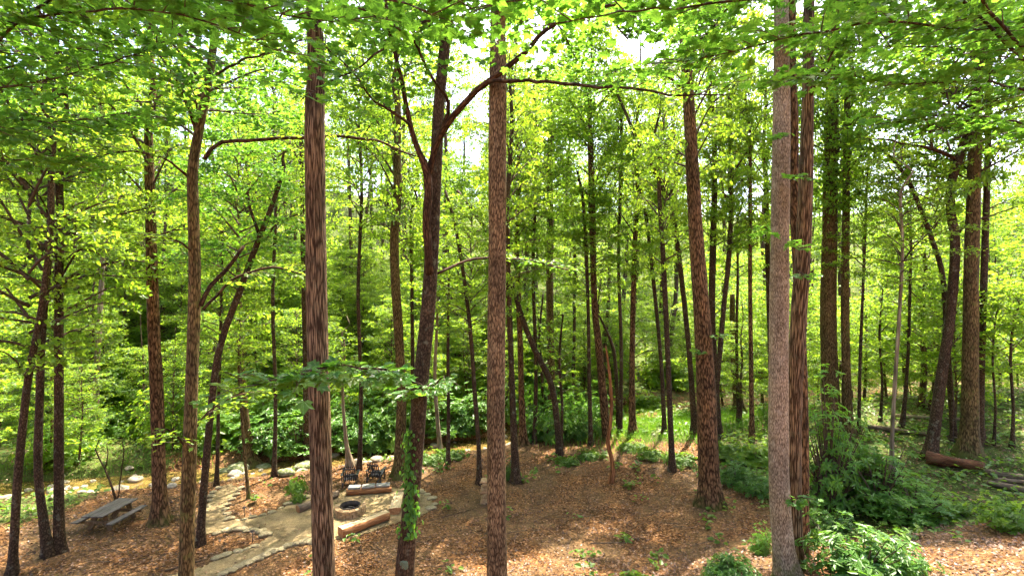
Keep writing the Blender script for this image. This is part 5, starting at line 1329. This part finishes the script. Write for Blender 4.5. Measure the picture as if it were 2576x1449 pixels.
# log seats round the pit
def log_seat(name, a, b, r, label, cut=None, mats=('wood_side', 'wood_end', 'wood_cut'), seed=0, lift=.01, cat='log bench'):
    pa = ground_hit(*a); pb = ground_hit(*b); d = pb - pa
    root = thing(name, ((pa.x + pb.x) / 2, (pa.y + pb.y) / 2, (pa.z + pb.z) / 2 + lift), label, cat, None, math.atan2(d.y, d.x))
    part('log', log_mesh('log', d.length, r, M[mats[0]], M[mats[1]], seed, 18, .9, cut, M[mats[2]], rough=.19), root)
    return root, d.length
fb, fl = log_seat('log_bench', (856, 1352), (975, 1308), .25, 'split log bench with a flat pale top on the near side of the fire pit', .41, seed=3)
G = Geo()
for (x0, y0, x1, y1) in ((-1.0, -.05, .2, .02), (.1, .07, .9, .1), (-.5, .1, .1, .12)):
    t = np.linspace(0, 1, 7); p = np.c_[x0 + (x1 - x0) * t, y0 + (y1 - y0) * t + .02 * np.sin(t * 9), np.full(7, .42)]
    V, f, b = tube(p, .009 * np.sin(np.pi * (t * .9 + .05)) + .002, 4); G.add(V, f, 0, False, bark=b)
part('crack', G.mesh('crack', [M['char']]), fb)
log_seat('log_bench', (992, 1296), (1004, 1256), .27, 'split log bench pointing away from view next to the ivy tree', .34, seed=8)
rb, rl = log_seat('log_bench', (872, 1246), (985, 1238), .22, 'brown log bench topped with flat grey stones before the black chairs', .31, seed=5, mats=('wood_side', 'wood_end', 'wood_side'))
log_seat('round_log', (749, 1290), (850, 1250), .17, 'weathered round log partly hidden by the tall furrowed trunk at the pit', None, ('log_grey', 'wood_end', 'log_grey'), 9, cat='log')
pa = ground_hit(872, 1246); pb = ground_hit(985, 1238)
ang = math.atan2(pb.y - pa.y, pb.x - pa.x)
for k, (t, w, lab) in enumerate([(.17, .62, 'flat grey stone slab on the log bench, nearest the tall furrowed trunk'), (.48, .66, 'flat grey stone slab in the middle of the log bench'), (.80, .72, 'flat grey stone slab on the log bench, nearest the ivy tree')]):
    c = pa.lerp(pb, t)
    o = link('stone_slab', box_mesh('stone_slab', w, .40, .10, M['slab'], .02, .012, k), None, (c.x - math.sin(ang) * .06, c.y + math.cos(ang) * .06, c.z + .385))
    o.rotation_euler = (random.uniform(-.03, .03), random.uniform(-.02, .02), ang + random.uniform(-.06, .06)); tag(o, lab, 'stone slab')
# stacked flat stones behind the pale trunk
pz = ground_hit(1236, 1270)
names = ['bottom', 'second lowest', 'third lowest', 'middle', 'third highest', 'second highest', 'top']
z = pz.z
for k in range(7):
    h = .13 + .03 * (k % 3)
    o = link('flat_stone', box_mesh('flat_stone', 1.05 - .04 * (k % 3), .55, h, M['log_grey'] if False else M['block'], .03, .02, 30 + k), None, (pz.x + .03 * ((k * 7) % 3 - 1), pz.y + .3, z + h / 2))
    o.rotation_euler = (0, 0, .06 * ((k * 5) % 3 - 1)); z += h + .006
    tag(o, '%s flat stone of the stack half hidden by the straight pale trunk' % names[k], 'stone')

# black slatted garden chairs, seen from behind
def garden_chair(px, rz, label):
    p = ground_hit(*px)
    t = thing('garden_chair', p, label, 'chair', None, rz); t.scale = (1.1, 1.1, 1.14)     # local +Y is the way it faces
    bk = M['black_paint']
    tilt = R(-20)
    for k in range(7):
        w = .062; x = (k - 3) * .090
        hgt = .86 - .010 * (k - 3) ** 2
        o = part('back_slat', box_mesh('back_slat', w, .022, hgt, bk), t, (0, 0, 0), (-tilt, 0, 0))
        off = Vector((x, -.02, .24)) + Vector((0, math.sin(tilt) * hgt / 2, math.cos(tilt) * hgt / 2)); o.location = off
    for hh in (.30, .68):
        o = part('back_brace', box_mesh('back_brace', .58, .03, .07, bk), t, (0, -.045 + math.sin(tilt) * hh, .24 + math.cos(tilt) * hh), (-tilt, 0, 0))
    for k in range(5):
        part('seat_slat', box_mesh('seat_slat', .56, .085, .022, bk), t, (0, .05 + k * .105, .29 + k * .022), (R(12), 0, 0))
    for s in (-1, 1):
        part('arm', box_mesh('arm', .13, .74, .025, bk), t, (s * .36, .16, .575))
        part('leg', box_mesh('leg', .035, .10, .56, bk), t, (s * .315, .46, .28))
        part('leg', box_mesh('leg', .035, .09, .60, bk), t, (s * .345, -.13, .29), (R(8), 0, 0))
        part('side_rail', box_mesh('side_rail', .03, .98, .11, bk), t, (s * .285, .10, .25), (R(14), 0, 0))
    return t
garden_chair((880, 1222), R(8), 'black slatted garden chair nearer the tall furrowed trunk')
garden_chair((943, 1212), R(-8), 'black slatted garden chair nearer the ivy tree')

# picnic table
tp = ground_hit(279, 1318)
pt = thing('picnic_table', (tp.x, tp.y, tp.z), 'weathered grey picnic table with attached benches on the mulch', 'picnic table', None, R(-4))
for k in range(3):
    part('table_plank', box_mesh('table_plank', .30, 1.95, .06, M['wood_grey'], .015, .008, k), pt, ((k - 1) * .307, 0.02 * (k - 1), .75), (0, 0, R(.4 * (k - 1))))
for s in (-1, 1):
    part('bench_plank', box_mesh('bench_plank', .31, 1.95, .06, M['wood_grey'], .015, .01, 8 + s), pt, (s * .80, 0, .46), (0, 0, R(.8 * s)))
for y in (-.62, .62):
    part('crossbeam', box_mesh('crossbeam', 1.86, .075, .12, M['wood_brown'], .01), pt, (0, y, .37))
    part('top_cleat', box_mesh('top_cleat', .84, .075, .09, M['wood_brown'], .01), pt, (0, y, .675))
    for s in (-1, 1):
        part('trestle_leg', box_mesh('trestle_leg', .24, .075, .80, M['wood_brown'], .01), pt, (s * .34, y + .08, .355), (0, R(-24) * s, 0))

# path lights
def path_light(px, label):
    p = ground_hit(*px); t = thing('path_light', p, label, 'path light')
    def lathe(name, prof, mat, n=14):
        th = np.linspace(0, 2 * np.pi, n, endpoint=False)
        V = np.vstack([np.c_[np.cos(th) * r, np.sin(th) * r, np.full(n, z)] for r, z in prof])
        Q = np.array([[i * n + j, i * n + (j + 1) % n, (i + 1) * n + (j + 1) % n, (i + 1) * n + j] for i in range(len(prof) - 1) for j in range(n)])
        return new_mesh(name, V, [Q], mat, smooth=True)
    part('stake', lathe('stake', [(.001, -.1), (.014, -.1), (.014, .40), (.001, .40)], M['iron']), t)
    part('lamp_glass', lathe('lamp_glass', [(.03, .40), (.035, .42), (.035, .47), (.03, .48)], M['slab']), t)
    part('cap', lathe('cap', [(.001, .54), (.03, .53), (.09, .49), (.09, .478), (.001, .485)], M['iron']), t)
path_light((615, 1302), 'small dark path light in the mulch bed inside the stone border')
path_light((635, 1365), 'small dark path light in the dark mulch wedge between the paths')

# fallen logs on the slope and elsewhere
def fallen(label, a, b, r, mat, seed, taper=.6, name='fallen_log'):
    pa = ground_hit(*a); pb = ground_hit(*b); d = pb - pa
    o = link(name, log_mesh(name, d.length, r, M[mat], M[mat], seed, 12, taper, rough=.75 if mat == 'rotten' else .22), None, (pa + pb) / 2 + Vector((0, 0, -.05 * r)))
    o.rotation_euler = (0, -math.atan2(d.z, math.hypot(d.x, d.y)), math.atan2(d.y, d.x))
    return tag(o, label, 'log')
fallen('crumbling red rotten log in front of the stoutest mossy trunk', (2335, 1168), (2478, 1192), .30, 'rotten', 21)
fallen('grey weathered log above two others at the end of the red rotten log', (2480, 1196), (2610, 1216), .15, 'log_grey', 22, .8)
fallen('middle grey weathered log of the pile by the red rotten log', (2500, 1214), (2600, 1222), .12, 'log_grey', 23, .7)
fallen('lowest grey weathered log of the pile by the red rotten log', (2486, 1222), (2600, 1244), .13, 'log_grey', 24, .9)
fallen('long thin fallen trunk lying behind the thin saplings on the uphill side', (2185, 1078), (2430, 1112), .14, 'log_grey', 25, .6)
fallen('pale fallen pole further back than the long thin fallen trunk', (2250, 1050), (2420, 1060), .12, 'bark_pale', 26)
fallen('dark fallen branch lying on leaf litter at the bottom near the slender branched tree', (415, 1440), (520, 1408), .045, 'bark_far', 27)
fallen('thin fallen branch on the bare clearing floor', (1485, 1368), (1590, 1365), .02, 'log_grey', 28)
fallen('long thin root-like branch between the gravel circle and the stack of stones', (1100, 1305), (1225, 1272), .022, 'bark_far', 29)
fallen('white bleached log on the creek bank behind the rhododendron clump', (1330, 1105), (1400, 1092), .12, 'bark_pale', 30)
# pale dead trunk leaning in the far woods
tree('bleached dead trunk leaning among far bushes behind the black forked trunk', [(2372, 880, 13), (2340, 810, 12), (2300, 745, 10), (2268, 690, 7)], depth=36, bark='bark_pale', stop=True, seg=8, name='dead_snag', cat='snag')
# bare dead sapling behind the picnic table
tree('bare forked dead sapling rising behind the picnic table', [(296, 1278, 7), (280, 1220, 6), (264, 1180, 5), (240, 1130, 4), (250, 1105, 3)], bark='bark_smooth', stop=True, seg=6, name='dead_sapling', cat='sapling', limbs=[
    dict(p=[(296, 1275, 5), (303, 1220, 4), (312, 1150, 3), (308, 1110, 2)]), dict(p=[(262, 1178, 4), (272, 1140, 3), (268, 1115, 2)]), dict(p=[(250, 1150, 3), (225, 1150, 2)])])

# ------------------------------------------------------------------ ivy on the leaning forked tree
def ivy():
    rg = np.random.default_rng(17); g = Geo()
    o0 = np.array(ivy_root.location)
    C = ivy_C
    hz = C[:, 2]
    zl = [CAMZ - (y - 724.5) / F * ivy_d for y in (1340, 1075)]
    n = 300; Cc = []; D = []; Nn = []; S = []
    for k in range(n):
        u = rg.random(); z = zl[0] + (zl[1] - zl[0]) * u
        cx, cyy, rr = [np.interp(z, hz, C[:, c]) for c in (0, 1, 3)]
        drift = -2.1 + .5 * math.sin(u * 5) + (.5 if u < .3 else 0)     # angle round the trunk, camera side
        a = drift + rg.normal(0, .5)
        nrm = np.array([math.cos(a), math.sin(a), rg.normal(.15, .25)])
        rad = rr * 1.02 + abs(rg.normal(.03, .07))
        Cc.append(np.array([cx + math.cos(a) * rad, cyy + math.sin(a) * rad, z]) - o0)
        D.append(np.array([rg.normal(0, .5), rg.normal(0, .3), -1])); Nn.append(nrm + rg.normal(0, .3, 3) + np.array([0, -.2, .3])); S.append(rg.uniform(.09, .17))
    add_leaves(g, np.array(Cc), np.array(D), np.array(Nn), np.array(S), 'mid', 0, np.clip(rg.normal(.5, .22, n), 0, 1))
    for v in range(3):
        zz = np.linspace(zl[0] - 1.2, zl[1], 14); q = []
        for i, z in enumerate(zz):
            cx, cyy, rr = [np.interp(z, hz, C[:, c]) for c in (0, 1, 3)]
            a = -2.1 + .5 * math.sin((z - zl[0]) / (zl[1] - zl[0]) * 5) + (v - 1) * .35 + .12 * math.sin(i * 1.7 + v)
            q.append((cx + math.cos(a) * rr * 1.03 - o0[0], cyy + math.sin(a) * rr * 1.03 - o0[1], z - o0[2]))
        V, f, b = tube(np.array(q), np.full(14, .012), 5); g.add(V, f, 1, True, bark=b)
    iv = thing('climbing_ivy', tuple(o0), 'bright green ivy climbing the trunk of the leaning forked tree', 'ivy')
    link('foliage', g.mesh('ivy_foliage', [M['leaf_ivy'], M['twig']]), iv)
    # lichen patch low on the same trunk
    z = CAMZ - (1408 - 724.5) / F * ivy_d
    cx, cyy, rr = [np.interp(z, hz, C[:, c]) for c in (0, 1, 3)]
    me = stone_mesh('lichen_patch', 77, M['lichen'], 1.0, 3, .9)
    o = link('lichen_patch', me, TRUNKS[ivy_root['label']], (cx - o0[0] - .02, cyy - o0[1] - rr * .93, z - o0[2])); o.scale = (.13, .03, .15)
ivy()
